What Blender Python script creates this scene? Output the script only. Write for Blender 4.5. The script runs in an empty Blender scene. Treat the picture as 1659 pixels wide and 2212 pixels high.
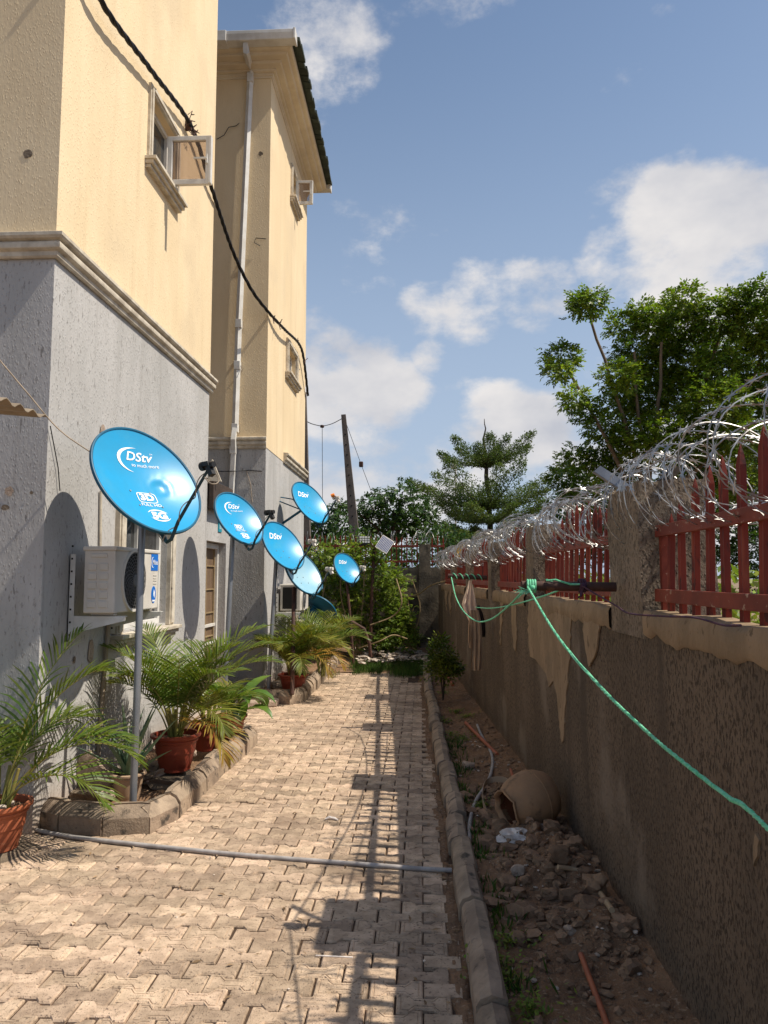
import bpy, bmesh, math, random
import numpy as np
from mathutils import Vector, Matrix, noise as mnoise
R = math.radians
random.seed(7); np.random.seed(7)
SC = bpy.context.scene
COL = SC.collection

# ------------------------------------------------------------------ camera
EYE = Vector((0, 0, 1.75)); FPX = 1600.0
yaw = math.atan(81/FPX); pitch = math.atan(139/FPX)
cam = bpy.data.cameras.new("camera"); camo = bpy.data.objects.new("camera", cam); COL.objects.link(camo)
camo.location = EYE; camo.rotation_euler = (R(90)+pitch, 0, yaw)
cam.sensor_fit = 'HORIZONTAL'; cam.sensor_width = 36; cam.lens = 36*FPX/1659
cam.clip_start = .05; cam.clip_end = 2000
SC.camera = camo
CM = camo.rotation_euler.to_matrix()
def ray(px, py): return CM @ Vector(((px-829.5)/FPX, (1106-py)/FPX, -1))
def atY(px, py, Y): r = ray(px, py); return EYE + r*(Y/r.y)
def atX(px, py, X): r = ray(px, py); return EYE + r*(X/r.x)
def atZ(px, py, Z): r = ray(px, py); return EYE + r*((Z-EYE.z)/r.z)

# ------------------------------------------------------------------ sun, sky
sdir = Vector((-.70, .075, -1)).normalized()          # light travels this way
elev = math.asin(-sdir.z)
sun = bpy.data.lights.new("sun", 'SUN'); sun.energy = 4.8; sun.angle = R(.53); sun.color = (1, .925, .80)
suno = bpy.data.objects.new("sun", sun); COL.objects.link(suno); suno.location = (20, 0, 30)
suno.rotation_euler = sdir.to_track_quat('-Z', 'Y').to_euler()
W = bpy.data.worlds.new("World"); SC.world = W; W.use_nodes = True
nt = W.node_tree; nt.nodes.clear()
def N(t, kind, **kw):
    n = t.nodes.new(kind)
    for k, v in kw.items(): setattr(n, k, v)
    return n
sky = N(nt, 'ShaderNodeTexSky', sky_type='NISHITA'); sky.sun_disc = False
sky.sun_elevation = elev; sky.sun_rotation = math.atan2(-sdir.x, -sdir.y); sky.altitude = 300; sky.air_density = 1.0; sky.dust_density = 1.2; sky.ozone_density = 1.2
tc = N(nt, 'ShaderNodeTexCoord')
SKYB = [ # px, py, angular radius deg, weight   (cloud banks, by direction)
 (560, 30, 9, .5), (680, 90, 6, .38), (760, 150, 4, .3), (690, 760, 4.5, .8), (770, 830, 5, .9), (840, 860, 4.2, .8), (690, 880, 6, .85), (640, 960, 6, .8),
 (800, 960, 5, .6), (930, 660, 2.8, .42), (1030, 650, 4, .72), (1130, 640, 3.6, .7), (1200, 620, 3, .55), (1330, 570, 4.2, .72), (1320, 440, 3, .42), (1440, 460, 4.6, .62), (1470, 560, 6.5, .95), (1580, 530, 6.5, 1.0), (1650, 600, 8, 1.0), (1560, 640, 7, .9),
 (1080, 930, 5, .85), (1180, 940, 4.2, .72), (1000, 990, 5, .75), (900, 1060, 6, .6), (760, 1080, 7, .6), (1115, 470, 1.9, .38), (925, 775, 1.8, .5), (1300, 1020, 9, .7), (1560, 1000, 11, .7), (720, 720, 3, .5)]
acc = None
for (px, py, rad, wt) in SKYB:
    d = ray(px, py).normalized()
    dp = N(nt, 'ShaderNodeVectorMath', operation='DOT_PRODUCT'); nt.links.new(tc.outputs['Generated'], dp.inputs[0]); dp.inputs[1].default_value = d
    mr = N(nt, 'ShaderNodeMapRange', interpolation_type='SMOOTHSTEP'); nt.links.new(dp.outputs['Value'], mr.inputs['Value'])
    mr.inputs['From Min'].default_value = math.cos(R(rad)); mr.inputs['From Max'].default_value = math.cos(R(rad*.15)); mr.inputs['To Max'].default_value = wt
    if acc is None: acc = mr.outputs[0]
    else:
        mx = N(nt, 'ShaderNodeMath', operation='MAXIMUM'); nt.links.new(acc, mx.inputs[0]); nt.links.new(mr.outputs[0], mx.inputs[1]); acc = mx.outputs[0]
def skynoise(scale, detail, rough=.55, z=1.6):
    mp = N(nt, 'ShaderNodeMapping'); mp.inputs['Scale'].default_value = (1, 1, z); nt.links.new(tc.outputs['Generated'], mp.inputs['Vector'])
    n = N(nt, 'ShaderNodeTexNoise'); n.inputs['Scale'].default_value = scale; n.inputs['Detail'].default_value = detail; n.inputs['Roughness'].default_value = rough
    nt.links.new(mp.outputs[0], n.inputs['Vector']); return n.outputs['Fac']
def mth(op, a, b, t=None):
    t = t or nt
    n = N(t, 'ShaderNodeMath', operation=op)
    for i, v in enumerate((a, b)):
        if isinstance(v, (int, float)): n.inputs[i].default_value = v
        elif v is not None: t.links.new(v, n.inputs[i])
    return n.outputs[0]
n1 = skynoise(6.5, 12, .60); n2 = skynoise(2.2, 4)
dens = mth('ADD', acc, mth('MULTIPLY', mth('SUBTRACT', n1, .5), 3.1))
dens = mth('ADD', dens, mth('MULTIPLY', mth('SUBTRACT', n2, .5), .5))
cm = N(nt, 'ShaderNodeMapRange', interpolation_type='SMOOTHSTEP'); nt.links.new(dens, cm.inputs['Value'])
cm.inputs['From Min'].default_value = .25; cm.inputs['From Max'].default_value = .90; cm.inputs['To Max'].default_value = .95
cshade = N(nt, 'ShaderNodeMapRange'); nt.links.new(skynoise(5, 5), cshade.inputs['Value']); cshade.inputs['From Min'].default_value = .35; cshade.inputs['From Max'].default_value = .68
ccol = N(nt, 'ShaderNodeMix', data_type='RGBA'); nt.links.new(cshade.outputs[0], ccol.inputs[0])
ccol.inputs[6].default_value = (4.0, 4.1, 4.5, 1); ccol.inputs[7].default_value = (6.6, 6.3, 6.05, 1)
hz = N(nt, 'ShaderNodeSeparateXYZ'); nt.links.new(tc.outputs['Generated'], hz.inputs[0])
hm = N(nt, 'ShaderNodeMapRange', interpolation_type='SMOOTHSTEP'); nt.links.new(hz.outputs['Z'], hm.inputs['Value']); hm.inputs['From Min'].default_value = .75; hm.inputs['From Max'].default_value = -.02; hm.inputs['To Max'].default_value = .92
skyg = N(nt, 'ShaderNodeMix', data_type='RGBA', blend_type='MULTIPLY'); skyg.inputs[0].default_value = 1; nt.links.new(sky.outputs[0], skyg.inputs[6]); skyg.inputs[7].default_value = (1.0, 1.02, 1.0, 1)
hmix = N(nt, 'ShaderNodeMix', data_type='RGBA'); nt.links.new(hm.outputs[0], hmix.inputs[0]); nt.links.new(skyg.outputs[2], hmix.inputs[6]); hmix.inputs[7].default_value = (3.3, 4.0, 5.1, 1)
fin = N(nt, 'ShaderNodeMix', data_type='RGBA'); nt.links.new(cm.outputs[0], fin.inputs[0]); nt.links.new(hmix.outputs[2], fin.inputs[6]); nt.links.new(ccol.outputs[2], fin.inputs[7])
bg = N(nt, 'ShaderNodeBackground'); bg.inputs['Strength'].default_value = .118; nt.links.new(fin.outputs[2], bg.inputs['Color'])
wo = N(nt, 'ShaderNodeOutputWorld'); nt.links.new(bg.outputs[0], wo.inputs['Surface'])
SC.view_settings.view_transform = 'Standard'; SC.view_settings.look = 'None'; SC.view_settings.gamma = 1; SC.view_settings.exposure = 0.22

# ------------------------------------------------------------------ materials
def mat(name, c1, c2=None, scale=6, stretch=(1, 1, 1), rough=.8, bump=0, bscale=60, bstretch=(1, 1, 1), spec=.3, metal=0, lo=.35, hi=.65, detail=6,
        island=0, translucent=0, c3=None, c3scale=30, c3lo=.55, c3hi=.7, splash=None, vor=0, hue=None, streak=None, patch=None):
    if hue is None: hue = .03 if translucent else .004
    m = bpy.data.materials.new(name); m.use_nodes = True; t = m.node_tree; b = t.nodes['Principled BSDF']; out = t.nodes['Material Output']
    b.inputs['Roughness'].default_value = rough; b.inputs['Metallic'].default_value = metal; b.inputs['Specular IOR Level'].default_value = spec
    tcn = N(t, 'ShaderNodeTexCoord')
    def mapped(st):
        mp = N(t, 'ShaderNodeMapping'); mp.inputs['Scale'].default_value = st; t.links.new(tcn.outputs['Object'], mp.inputs['Vector']); return mp.outputs[0]
    def noi(sc, st, det=6, r=.6):
        n = N(t, 'ShaderNodeTexNoise'); n.inputs['Scale'].default_value = sc; n.inputs['Detail'].default_value = det; n.inputs['Roughness'].default_value = r
        t.links.new(mapped(st), n.inputs['Vector']); return n.outputs['Fac']
    def ramp(v, a, z):
        r = N(t, 'ShaderNodeMapRange', interpolation_type='SMOOTHSTEP'); t.links.new(v, r.inputs['Value']); r.inputs['From Min'].default_value = a; r.inputs['From Max'].default_value = z; return r.outputs[0]
    def mix(f, a, c, blend='MIX'):
        x = N(t, 'ShaderNodeMix', data_type='RGBA', blend_type=blend)
        if isinstance(f, (int, float)): x.inputs[0].default_value = f
        else: t.links.new(f, x.inputs[0])
        for i, v in ((6, a), (7, c)):
            if isinstance(v, tuple): x.inputs[i].default_value = (*v[:3], 1)
            else: t.links.new(v, x.inputs[i])
        return x.outputs[2]
    cur = tuple(c1)
    if c2: cur = mix(ramp(noi(scale, stretch, detail), lo, hi), c1, c2)
    if c3: cur = mix(ramp(noi(c3scale, stretch, 5), c3lo, c3hi), cur, c3)
    if patch: cur = mix(ramp(noi(patch[1], (1, 1, 1), 5), patch[2], patch[3]), cur, patch[0])
    if streak: cur = mix(ramp(noi(streak[1], (1, 1, streak[4]), 5), streak[2], streak[3]), cur, streak[0])
    if splash:      # soil stains on the foot of a wall: colour, height, softness
        sx = N(t, 'ShaderNodeSeparateXYZ'); t.links.new(tcn.outputs['Object'], sx.inputs[0])
        zz = mth('ADD', sx.outputs['Z'], mth('MULTIPLY', mth('SUBTRACT', noi(5, (1, 1, .4)), .5), splash[2], t), t)
        cur = mix(ramp(zz, splash[1], 0), cur, splash[0])
    if island:
        g = N(t, 'ShaderNodeNewGeometry'); r = N(t, 'ShaderNodeMapRange'); t.links.new(g.outputs['Random Per Island'], r.inputs['Value']); r.inputs['To Min'].default_value = 1-island; r.inputs['To Max'].default_value = 1+island
        hsv = N(t, 'ShaderNodeHueSaturation'); t.links.new(r.outputs[0], hsv.inputs['Value'])
        if isinstance(cur, tuple): hsv.inputs['Color'].default_value = (*cur[:3], 1)
        else: t.links.new(cur, hsv.inputs['Color'])
        r2 = N(t, 'ShaderNodeMath', operation='FRACT'); mm = N(t, 'ShaderNodeMath', operation='MULTIPLY'); t.links.new(g.outputs['Random Per Island'], mm.inputs[0]); mm.inputs[1].default_value = 17.3; t.links.new(mm.outputs[0], r2.inputs[0])
        r3 = N(t, 'ShaderNodeMapRange'); t.links.new(r2.outputs[0], r3.inputs['Value']); r3.inputs['To Min'].default_value = .5-hue; r3.inputs['To Max'].default_value = .5+hue
        t.links.new(r3.outputs[0], hsv.inputs['Hue']); cur = hsv.outputs[0]
    if isinstance(cur, tuple): b.inputs['Base Color'].default_value = (*cur[:3], 1)
    else: t.links.new(cur, b.inputs['Base Color'])
    if bump:
        h = noi(bscale, bstretch, 4, .65)
        if vor:
            v = N(t, 'ShaderNodeTexVoronoi'); v.inputs['Scale'].default_value = vor; t.links.new(mapped(bstretch), v.inputs['Vector'])
            h = mth('ADD', h, mth('MULTIPLY', ramp(v.outputs['Distance'], .35, .05), .7, t), t)
        bn = N(t, 'ShaderNodeBump'); bn.inputs['Strength'].default_value = 1; bn.inputs['Distance'].default_value = bump; t.links.new(h, bn.inputs['Height']); t.links.new(bn.outputs[0], b.inputs['Normal'])
    if translucent:
        tr = N(t, 'ShaderNodeBsdfTranslucent'); ms = N(t, 'ShaderNodeMixShader'); ms.inputs[0].default_value = translucent
        if isinstance(cur, tuple): tr.inputs['Color'].default_value = (*cur[:3], 1)
        else:
            br = mix(1.0, cur, (1.25, 1.35, .7), 'MULTIPLY'); t.links.new(br, tr.inputs['Color'])
        t.links.new(b.outputs[0], ms.inputs[1]); t.links.new(tr.outputs[0], ms.inputs[2]); t.links.new(ms.outputs[0], out.inputs['Surface'])
    return m
MT = {}
MT['yellow'] = mat('yellow_stucco', (.77, .615, .40), (.70, .545, .34), 1.3, (1, 1, .35), .9, .0035, 45, (1, 1, .45), c3=(.74, .58, .36), c3scale=3, c3lo=.5, c3hi=.75, vor=60, streak=((.64, .49, .30), 5, .52, .78, .07), patch=((.66, .52, .335), .8, .52, .72))
MT['grey'] = mat('grey_stucco', (.475, .455, .435), (.385, .37, .35), 1.6, (1, 1, .3), .9, .005, 40, (1, 1, .45), c3=(.22, .205, .19), c3scale=46, c3lo=.58, c3hi=.68, vor=55, splash=((.54, .33, .18), .8, .8), streak=((.30, .28, .26), 5.5, .56, .78, .06), patch=((.38, .36, .34), 1.1, .5, .75))
MT['mould'] = mat('cream_moulding', (.62, .55, .44), (.42, .36, .28), 7, (1, 1, 1), .85, .002, 50, c3=(.2, .17, .14), c3scale=14, c3lo=.64, c3hi=.78)
MT['eaves'] = mat('cream_eaves', (.72, .62, .46), (.62, .52, .38), 2, rough=.85, bump=.001, bscale=40)
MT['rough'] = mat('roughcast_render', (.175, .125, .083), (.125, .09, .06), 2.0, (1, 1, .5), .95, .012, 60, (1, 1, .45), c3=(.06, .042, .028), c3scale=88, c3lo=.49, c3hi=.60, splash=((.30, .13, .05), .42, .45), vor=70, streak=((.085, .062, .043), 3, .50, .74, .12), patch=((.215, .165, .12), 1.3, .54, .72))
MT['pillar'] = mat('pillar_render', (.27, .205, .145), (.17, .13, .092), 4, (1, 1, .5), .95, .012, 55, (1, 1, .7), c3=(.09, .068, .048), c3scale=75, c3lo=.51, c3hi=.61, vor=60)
MT['plaster'] = mat('bare_plaster', (.31, .215, .13), (.23, .16, .095), 6, (1, 1, .5), .9, .008, 24, c3=(.14, .095, .055), c3scale=26, c3lo=.60, c3hi=.68, patch=((.20, .145, .09), 2.5, .5, .75))
MT['paver'] = mat('paver_concrete', (.55, .405, .285), (.38, .275, .19), 11, (1, 1, 1), .9, .004, 110, c3=(.19, .135, .095), c3scale=55, c3lo=.56, c3hi=.68, island=.27, vor=90, patch=((.27, .19, .13), 1.5, .52, .74), hue=.003)
MT['joint'] = mat('joint_sand', (.10, .06, .036), (.065, .042, .028), 8, rough=.95, bump=.01, bscale=50)
MT['soil'] = mat('soil', (.27, .155, .085), (.17, .10, .058), 3.5, rough=.95, bump=.03, bscale=26, c3=(.33, .23, .15), c3scale=40, c3lo=.56, c3hi=.66)
MT['earth'] = mat('dry_earth', (.27, .19, .12), (.18, .125, .08), .4, rough=.95, bump=.03, bscale=6)
MT['clod'] = mat('clod', (.30, .185, .112), (.20, .125, .076), 9, rough=.95, bump=.012, bscale=40, island=.3)
MT['rubble'] = mat('pale_rubble', (.62, .52, .43), (.42, .34, .27), 9, rough=.9, bump=.01, bscale=40, island=.35)
MT['kerb'] = mat('kerb_concrete', (.37, .28, .20), (.22, .165, .12), 5, rough=.95, bump=.008, bscale=55, c3=(.08, .065, .052), c3scale=9, c3lo=.55, c3hi=.68, island=.14)
MT['stone'] = mat('pinkish_stone', (.45, .34, .26), (.33, .25, .19), 8, rough=.95, bump=.012, bscale=45)
MT['stoned'] = mat('dark_stone', (.22, .165, .115), (.13, .10, .072), 7, rough=.95, bump=.014, bscale=40)
MT['terra'] = mat('terracotta_plastic', (.40, .12, .055), (.31, .09, .045), 6, rough=.55, bump=.001, bscale=30, c3=(.45, .27, .17), c3scale=9, c3lo=.58, c3hi=.8)
MT['terrad'] = mat('dark_red_plastic', (.24, .045, .022), (.20, .035, .02), 6, rough=.5, c3=(.30, .14, .08), c3scale=8, c3lo=.6, c3hi=.85)
MT['clay'] = mat('fired_clay', (.36, .21, .11), (.28, .165, .09), 5, rough=.75, bump=.002, bscale=20, c3=(.14, .09, .055), c3scale=8)
MT['clayin'] = mat('clay_inside', (.28, .10, .045), (.2, .075, .035), 6, rough=.85)
MT['tanpot'] = mat('tan_plastic', (.42, .29, .19), (.36, .25, .16), 5, rough=.6)
MT['blue'] = mat('dish_blue', (.014, .30, .56), (.022, .28, .50), 3, rough=.33, spec=.38, c3=(.05, .31, .49), c3scale=4, c3lo=.5, c3hi=.85)
MT['blueb'] = mat('dish_back', (.01, .09, .16), (.012, .11, .19), 4, rough=.5)
MT['pale'] = mat('faded_blue', (.20, .43, .56), (.30, .48, .56), 2, rough=.35, spec=.5)
MT['white'] = mat('white_print', (.85, .87, .88), rough=.5)
MT['armb'] = mat('arm_teal', (.012, .045, .06), (.02, .06, .08), 8, rough=.45)
MT['black'] = mat('black_plastic', (.015, .014, .014), rough=.5)
MT['cable'] = mat('black_cable', (.012, .011, .011), rough=.6)
MT['cablet'] = mat('tan_cable', (.34, .27, .20), rough=.6)
MT['galv'] = mat('galvanised_steel', (.30, .31, .33), (.20, .21, .23), 5, (1, 1, .3), rough=.45, metal=.6, bump=.0005)
MT['rust'] = mat('rusty_pipe', (.09, .04, .028), (.05, .026, .02), 7, rough=.7, bump=.001, c3=(.16, .07, .035), c3scale=20)
MT['acw'] = mat('ac_casing', (.64, .59, .52), (.56, .51, .45), 3, rough=.5)
MT['grille'] = mat('grille_grey', (.12, .12, .12), rough=.5)
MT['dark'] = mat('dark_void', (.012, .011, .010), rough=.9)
MT['pvcw'] = mat('white_upvc', (.66, .64, .60), (.56, .53, .48), 6, rough=.45)
MT['pipeg'] = mat('grey_pvc', (.42, .385, .36), (.30, .27, .25), 12, rough=.6)
MT['pipeo'] = mat('orange_pvc', (.42, .13, .06), (.34, .10, .05), 8, rough=.6)
MT['pipet'] = mat('beige_pvc', (.46, .33, .20), (.36, .25, .15), 8, rough=.6)
MT['red'] = mat('red_fence_paint', (.235, .034, .016), (.16, .022, .012), 9, (1, 1, .3), .55, .001, 40, c3=(.07, .02, .014), c3scale=24, c3lo=.56, c3hi=.66, streak=((.30, .075, .035), 14, .58, .72, .1))
MT['redrail'] = mat('red_rail_paint', (.225, .04, .02), (.15, .026, .015), 7, (1, 1, 1), .6, c3=(.38, .25, .17), c3scale=30, c3lo=.62, c3hi=.68)
MT['razor'] = mat('razor_steel', (.50, .49, .475), (.28, .265, .25), 14, rough=.4, metal=.8)
MT['rope'] = mat('green_rope', (.10, .50, .25), (.24, .62, .40), 90, rough=.7, bump=.002, bscale=160)
MT['ropep'] = mat('purple_rope', (.05, .025, .06), (.08, .03, .035), 50, rough=.8)
MT['cloth'] = mat('khaki_cloth', (.42, .28, .17), (.34, .225, .14), 8, rough=.9, bump=.002, bscale=30)
MT['clothl'] = mat('beige_cloth', (.80, .60, .45), (.70, .52, .39), 8, rough=.9, bump=.002, bscale=30)
MT['roof'] = mat('roof_tile', (.03, .04, .032), (.045, .055, .04), 9, rough=.8, bump=.006, bscale=50, island=.3)
MT['door'] = mat('brown_door', (.19, .125, .075), (.14, .09, .055), 8, (1, 1, .3), .5)
MT['concrete'] = mat('pole_concrete', (.17, .14, .12), (.11, .09, .08), 5, (1, 1, .3), .95, .006, 30)
MT['oldwall'] = mat('old_plaster_wall', (.17, .14, .105), (.07, .058, .045), 2.2, rough=.95, bump=.01, bscale=20, c3=(.035, .032, .025), c3scale=3.2, c3lo=.55, c3hi=.68)
MT['bark'] = mat('bark', (.20, .14, .09), (.11, .08, .055), 9, (1, 1, .2), .9, .01, 30, (1, 1, .3))
MT['barkd'] = mat('bark_dark', (.07, .05, .035), (.04, .03, .022), 9, (1, 1, .2), .9, .01, 30, (1, 1, .3))
MT['leaflitter'] = mat('leaf_litter', (.20, .12, .06), (.36, .24, .13), 9, rough=.8, island=.5)
MT['twig'] = mat('dry_twig', (.33, .24, .13), (.24, .17, .09), 12, rough=.8)
MT['leafbig'] = mat('leaf_bright', (.19, .255, .026), (.08, .135, .014), .9, rough=.42, island=.6, translucent=.40, spec=.35)
MT['leafdk'] = mat('leaf_dark', (.060, .115, .022), (.035, .075, .016), .8, rough=.5, island=.45, translucent=.3)
MT['leaffine'] = mat('leaf_fine', (.11, .15, .035), (.065, .10, .025), .8, rough=.55, island=.45, translucent=.35)
MT['bush'] = mat('leaf_bush', (.21, .27, .036), (.12, .18, .024), 1.2, rough=.5, island=.45, translucent=.38)
MT['croton'] = mat('leaf_croton', (.14, .16, .015), (.05, .09, .012), 3, rough=.4, island=.4, translucent=.25)
MT['palm'] = mat('palm_leaf', (.095, .145, .020), (.14, .175, .024), 2, rough=.42, island=.35, translucent=.3, spec=.4)
MT['palmy'] = mat('palm_leaf_yellow', (.20, .19, .025), (.12, .15, .022), 2, rough=.45, island=.35, translucent=.35)
MT['palmb'] = mat('palm_leaf_orange', (.38, .22, .045), (.25, .19, .03), 4, rough=.5, island=.3, translucent=.3)
MT['petiole'] = mat('palm_petiole', (.19, .20, .05), (.26, .21, .06), 5, rough=.5)
MT['broad'] = mat('broad_leaf', (.075, .125, .016), (.13, .165, .022), 3, rough=.33, translucent=.2, spec=.5, island=.25)
MT['aloe'] = mat('aloe_leaf', (.10, .17, .10), (.14, .20, .12), 5, rough=.5, island=.15)
MT['grass'] = mat('grass_blade', (.07, .13, .018), (.045, .09, .015), 2, rough=.6, island=.4, translucent=.25)
MT['flower'] = mat('red_petals', (.5, .03, .015), rough=.6)
MT['yellowbag'] = mat('yellow_plastic', (.75, .42, .02), rough=.4)
MT['bag'] = mat('white_plastic_bag', (.75, .68, .62), (.62, .55, .50), 8, rough=.5, bump=.01, bscale=25)
MT['solar'] = mat('solar_cell', (.10, .12, .22), rough=.2)
MT['led'] = mat('led_lens', (.75, .75, .72), rough=.15)
MT['orange'] = mat('orange_cap', (.75, .22, .03), rough=.5)
MT['sign'] = mat('door_plate', (.02, .25, .32), rough=.5)
MT['stblue'] = mat('sticker_blue', (.012, .15, .55), rough=.4)
MT['sheet'] = mat('corrugated_sheet', (.30, .24, .17), (.22, .17, .12), 5, rough=.6)
MT['wood'] = mat('dark_board', (.075, .05, .038), (.05, .035, .027), 6, (1, .3, 1), .85, .003, 30)
mg = bpy.data.materials.new('window_glass'); mg.use_nodes = True; b = mg.node_tree.nodes['Principled BSDF']
b.inputs['Base Color'].default_value = (.035, .035, .035, 1); b.inputs['Roughness'].default_value = .06; b.inputs['Specular IOR Level'].default_value = .6; MT['glass'] = mg
mc = bpy.data.materials.new('clear_pane'); mc.use_nodes = True; t = mc.node_tree; b = t.nodes['Principled BSDF']
tr = N(t, 'ShaderNodeBsdfTransparent'); tr.inputs['Color'].default_value = (.80, .74, .70, 1); ms = N(t, 'ShaderNodeMixShader'); ms.inputs[0].default_value = .16
b.inputs['Base Color'].default_value = (.35, .28, .24, 1); b.inputs['Roughness'].default_value = .05
t.links.new(tr.outputs[0], ms.inputs[1]); t.links.new(b.outputs[0], ms.inputs[2]); t.links.new(ms.outputs[0], t.nodes['Material Output'].inputs['Surface']); MT['pane'] = mc

# ------------------------------------------------------------------ mesh helpers
class MB:
    def __init__(s): s.v = []; s.f = []; s.m = []
    def add(s, vs, fs, mi=0):
        o = len(s.v); s.v.extend(tuple(v) for v in vs); s.f.extend(tuple(i+o for i in f) for f in fs); s.m.extend([mi]*len(fs)); return s
    def box(s, a, b, mi=0):
        x0, y0, z0 = (min(a[i], b[i]) for i in range(3)); x1, y1, z1 = (max(a[i], b[i]) for i in range(3))
        return s.add([(x0,y0,z0),(x1,y0,z0),(x1,y1,z0),(x0,y1,z0),(x0,y0,z1),(x1,y0,z1),(x1,y1,z1),(x0,y1,z1)],
                     [(0,3,2,1),(4,5,6,7),(0,1,5,4),(1,2,6,5),(2,3,7,6),(3,0,4,7)], mi)
    def obox(s, c, ax, ay, az, mi=0):     # oriented box: centre, half-axis vectors
        c, ax, ay, az = map(Vector, (c, ax, ay, az)); vs = []
        for k in (-1, 1):
            for (i, j) in ((-1,-1),(1,-1),(1,1),(-1,1)): vs.append(c+ax*i+ay*j+az*k)
        return s.add(vs, [(0,3,2,1),(4,5,6,7),(0,1,5,4),(1,2,6,5),(2,3,7,6),(3,0,4,7)], mi)
    def tube(s, pts, r, n=8, cap=True, mi=0, closed=False):
        pts = [Vector(p) for p in pts]; k = len(pts); rr = r if isinstance(r, (list, tuple)) else [r]*k
        prev = None; vs = []
        for i, p in enumerate(pts):
            if closed: t = pts[(i+1) % k]-pts[i-1]
            else: t = pts[min(i+1, k-1)]-pts[max(i-1, 0)]
            if t.length < 1e-9: t = Vector((0, 0, 1))
            t.normalize()
            if prev is None: u = t.orthogonal().normalized()
            else:
                u = prev - t*prev.dot(t)
                u = u.normalized() if u.length > 1e-6 else t.orthogonal().normalized()
            prev = u; w = t.cross(u)
            for j in range(n):
                a = 2*math.pi*j/n; vs.append(p+(u*math.cos(a)+w*math.sin(a))*rr[i])
        fs = []
        for i in range(k if closed else k-1):
            i2 = (i+1) % k
            for j in range(n): fs.append((i*n+j, i*n+(j+1) % n, i2*n+(j+1) % n, i2*n+j))
        if cap and not closed: fs += [tuple(range(n-1, -1, -1)), tuple((k-1)*n+j for j in range(n))]
        return s.add(vs, fs, mi)
    def lathe(s, prof, M=None, n=32, mi=0):      # prof (r,z) revolved on local z, M matrix to world
        M = M or Matrix(); vs = []; fs = []; k = len(prof)
        for (r, z) in prof:
            for j in range(n):
                a = 2*math.pi*j/n; vs.append(M @ Vector((r*math.cos(a), r*math.sin(a), z)))
        for i in range(k-1):
            for j in range(n): fs.append((i*n+j, i*n+(j+1) % n, (i+1)*n+(j+1) % n, (i+1)*n+j))
        return s.add(vs, fs, mi)
    def prism(s, poly, d, mi=0):                 # poly list of 3D points, extruded by vector d
        poly = [Vector(p) for p in poly]; d = Vector(d); n = len(poly)
        return s.add(poly+[p+d for p in poly], [tuple(range(n-1, -1, -1)), tuple(range(n, 2*n))]+[(i, (i+1) % n, n+(i+1) % n, n+i) for i in range(n)], mi)
    def rock(s, c, size, seed=0, sub=2, rough=.35, mi=0, rot=None):
        bm = bmesh.new(); bmesh.ops.create_icosphere(bm, subdivisions=sub, radius=1)
        rm = rot or Matrix.Rotation(random.uniform(0, 6.28), 3, 'Z') @ Matrix.Rotation(random.uniform(-.4, .4), 3, 'X')
        o = Vector((seed*3.1, seed*1.7, seed*.9)); vs = []
        for v in bm.verts:
            p = v.co.copy(); m = max(abs(p.x), abs(p.y), abs(p.z)); p = p.lerp(p/m, .8)
            cr = mnoise.noise(Vector((round(p.x*1.3), round(p.y*1.3), round(p.z*1.3)))+o*.37); p *= 1+rough*1.2*(mnoise.noise(p*1.1+o))+rough*.55*mnoise.noise(p*3.2+o)+rough*.5*cr
            vs.append(Vector(c)+rm @ Vector((p.x*size[0], p.y*size[1], p.z*size[2])))
        fs = [tuple(v.index for v in f.verts) for f in bm.faces]; bm.free(); return s.add(vs, fs, mi)
    def build(s, name, mats, parent=None, origin=None, smooth=None, bevel=0):
        if origin is None: origin = Vector(parent['_o']) if parent is not None and '_o' in parent else Vector((0, 0, 0))
        origin = Vector(origin); me = bpy.data.meshes.new(name)
        A = np.array(s.v, dtype=np.float64)-np.array(origin)
        me.from_pydata(A.tolist(), [], s.f); mats = mats if isinstance(mats, (list, tuple)) else [mats]
        for m in mats: me.materials.append(MT[m] if isinstance(m, str) else m)
        if len(mats) > 1: me.polygons.foreach_set('material_index', s.m)
        if smooth is not None:
            me.polygons.foreach_set('use_smooth', [True]*len(me.polygons)); me.set_sharp_from_angle(angle=R(smooth))
        me.update(); o = bpy.data.objects.new(name, me); COL.objects.link(o)
        if parent is not None:
            o.parent = parent; o['_o'] = list(origin)
        else: o.location = origin; o['_o'] = list(origin)
        if bevel:
            bm_ = o.modifiers.new('bevel', 'BEVEL'); bm_.width = bevel; bm_.segments = 2; bm_.limit_method = 'ANGLE'
        return o
def tag(o, label=None, cat=None, group=None, kind=None):
    if label: o['label'] = label
    if cat: o['category'] = cat
    if group: o['group'] = group
    if kind: o['kind'] = kind
    return o
def thing(name, loc, label, cat, group=None):
    o = bpy.data.objects.new(name, None); COL.objects.link(o); o.location = loc; o['_o'] = list(loc); o.empty_display_size = .1
    return tag(o, label, cat, group)
def subpart_origin(o): return o
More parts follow.
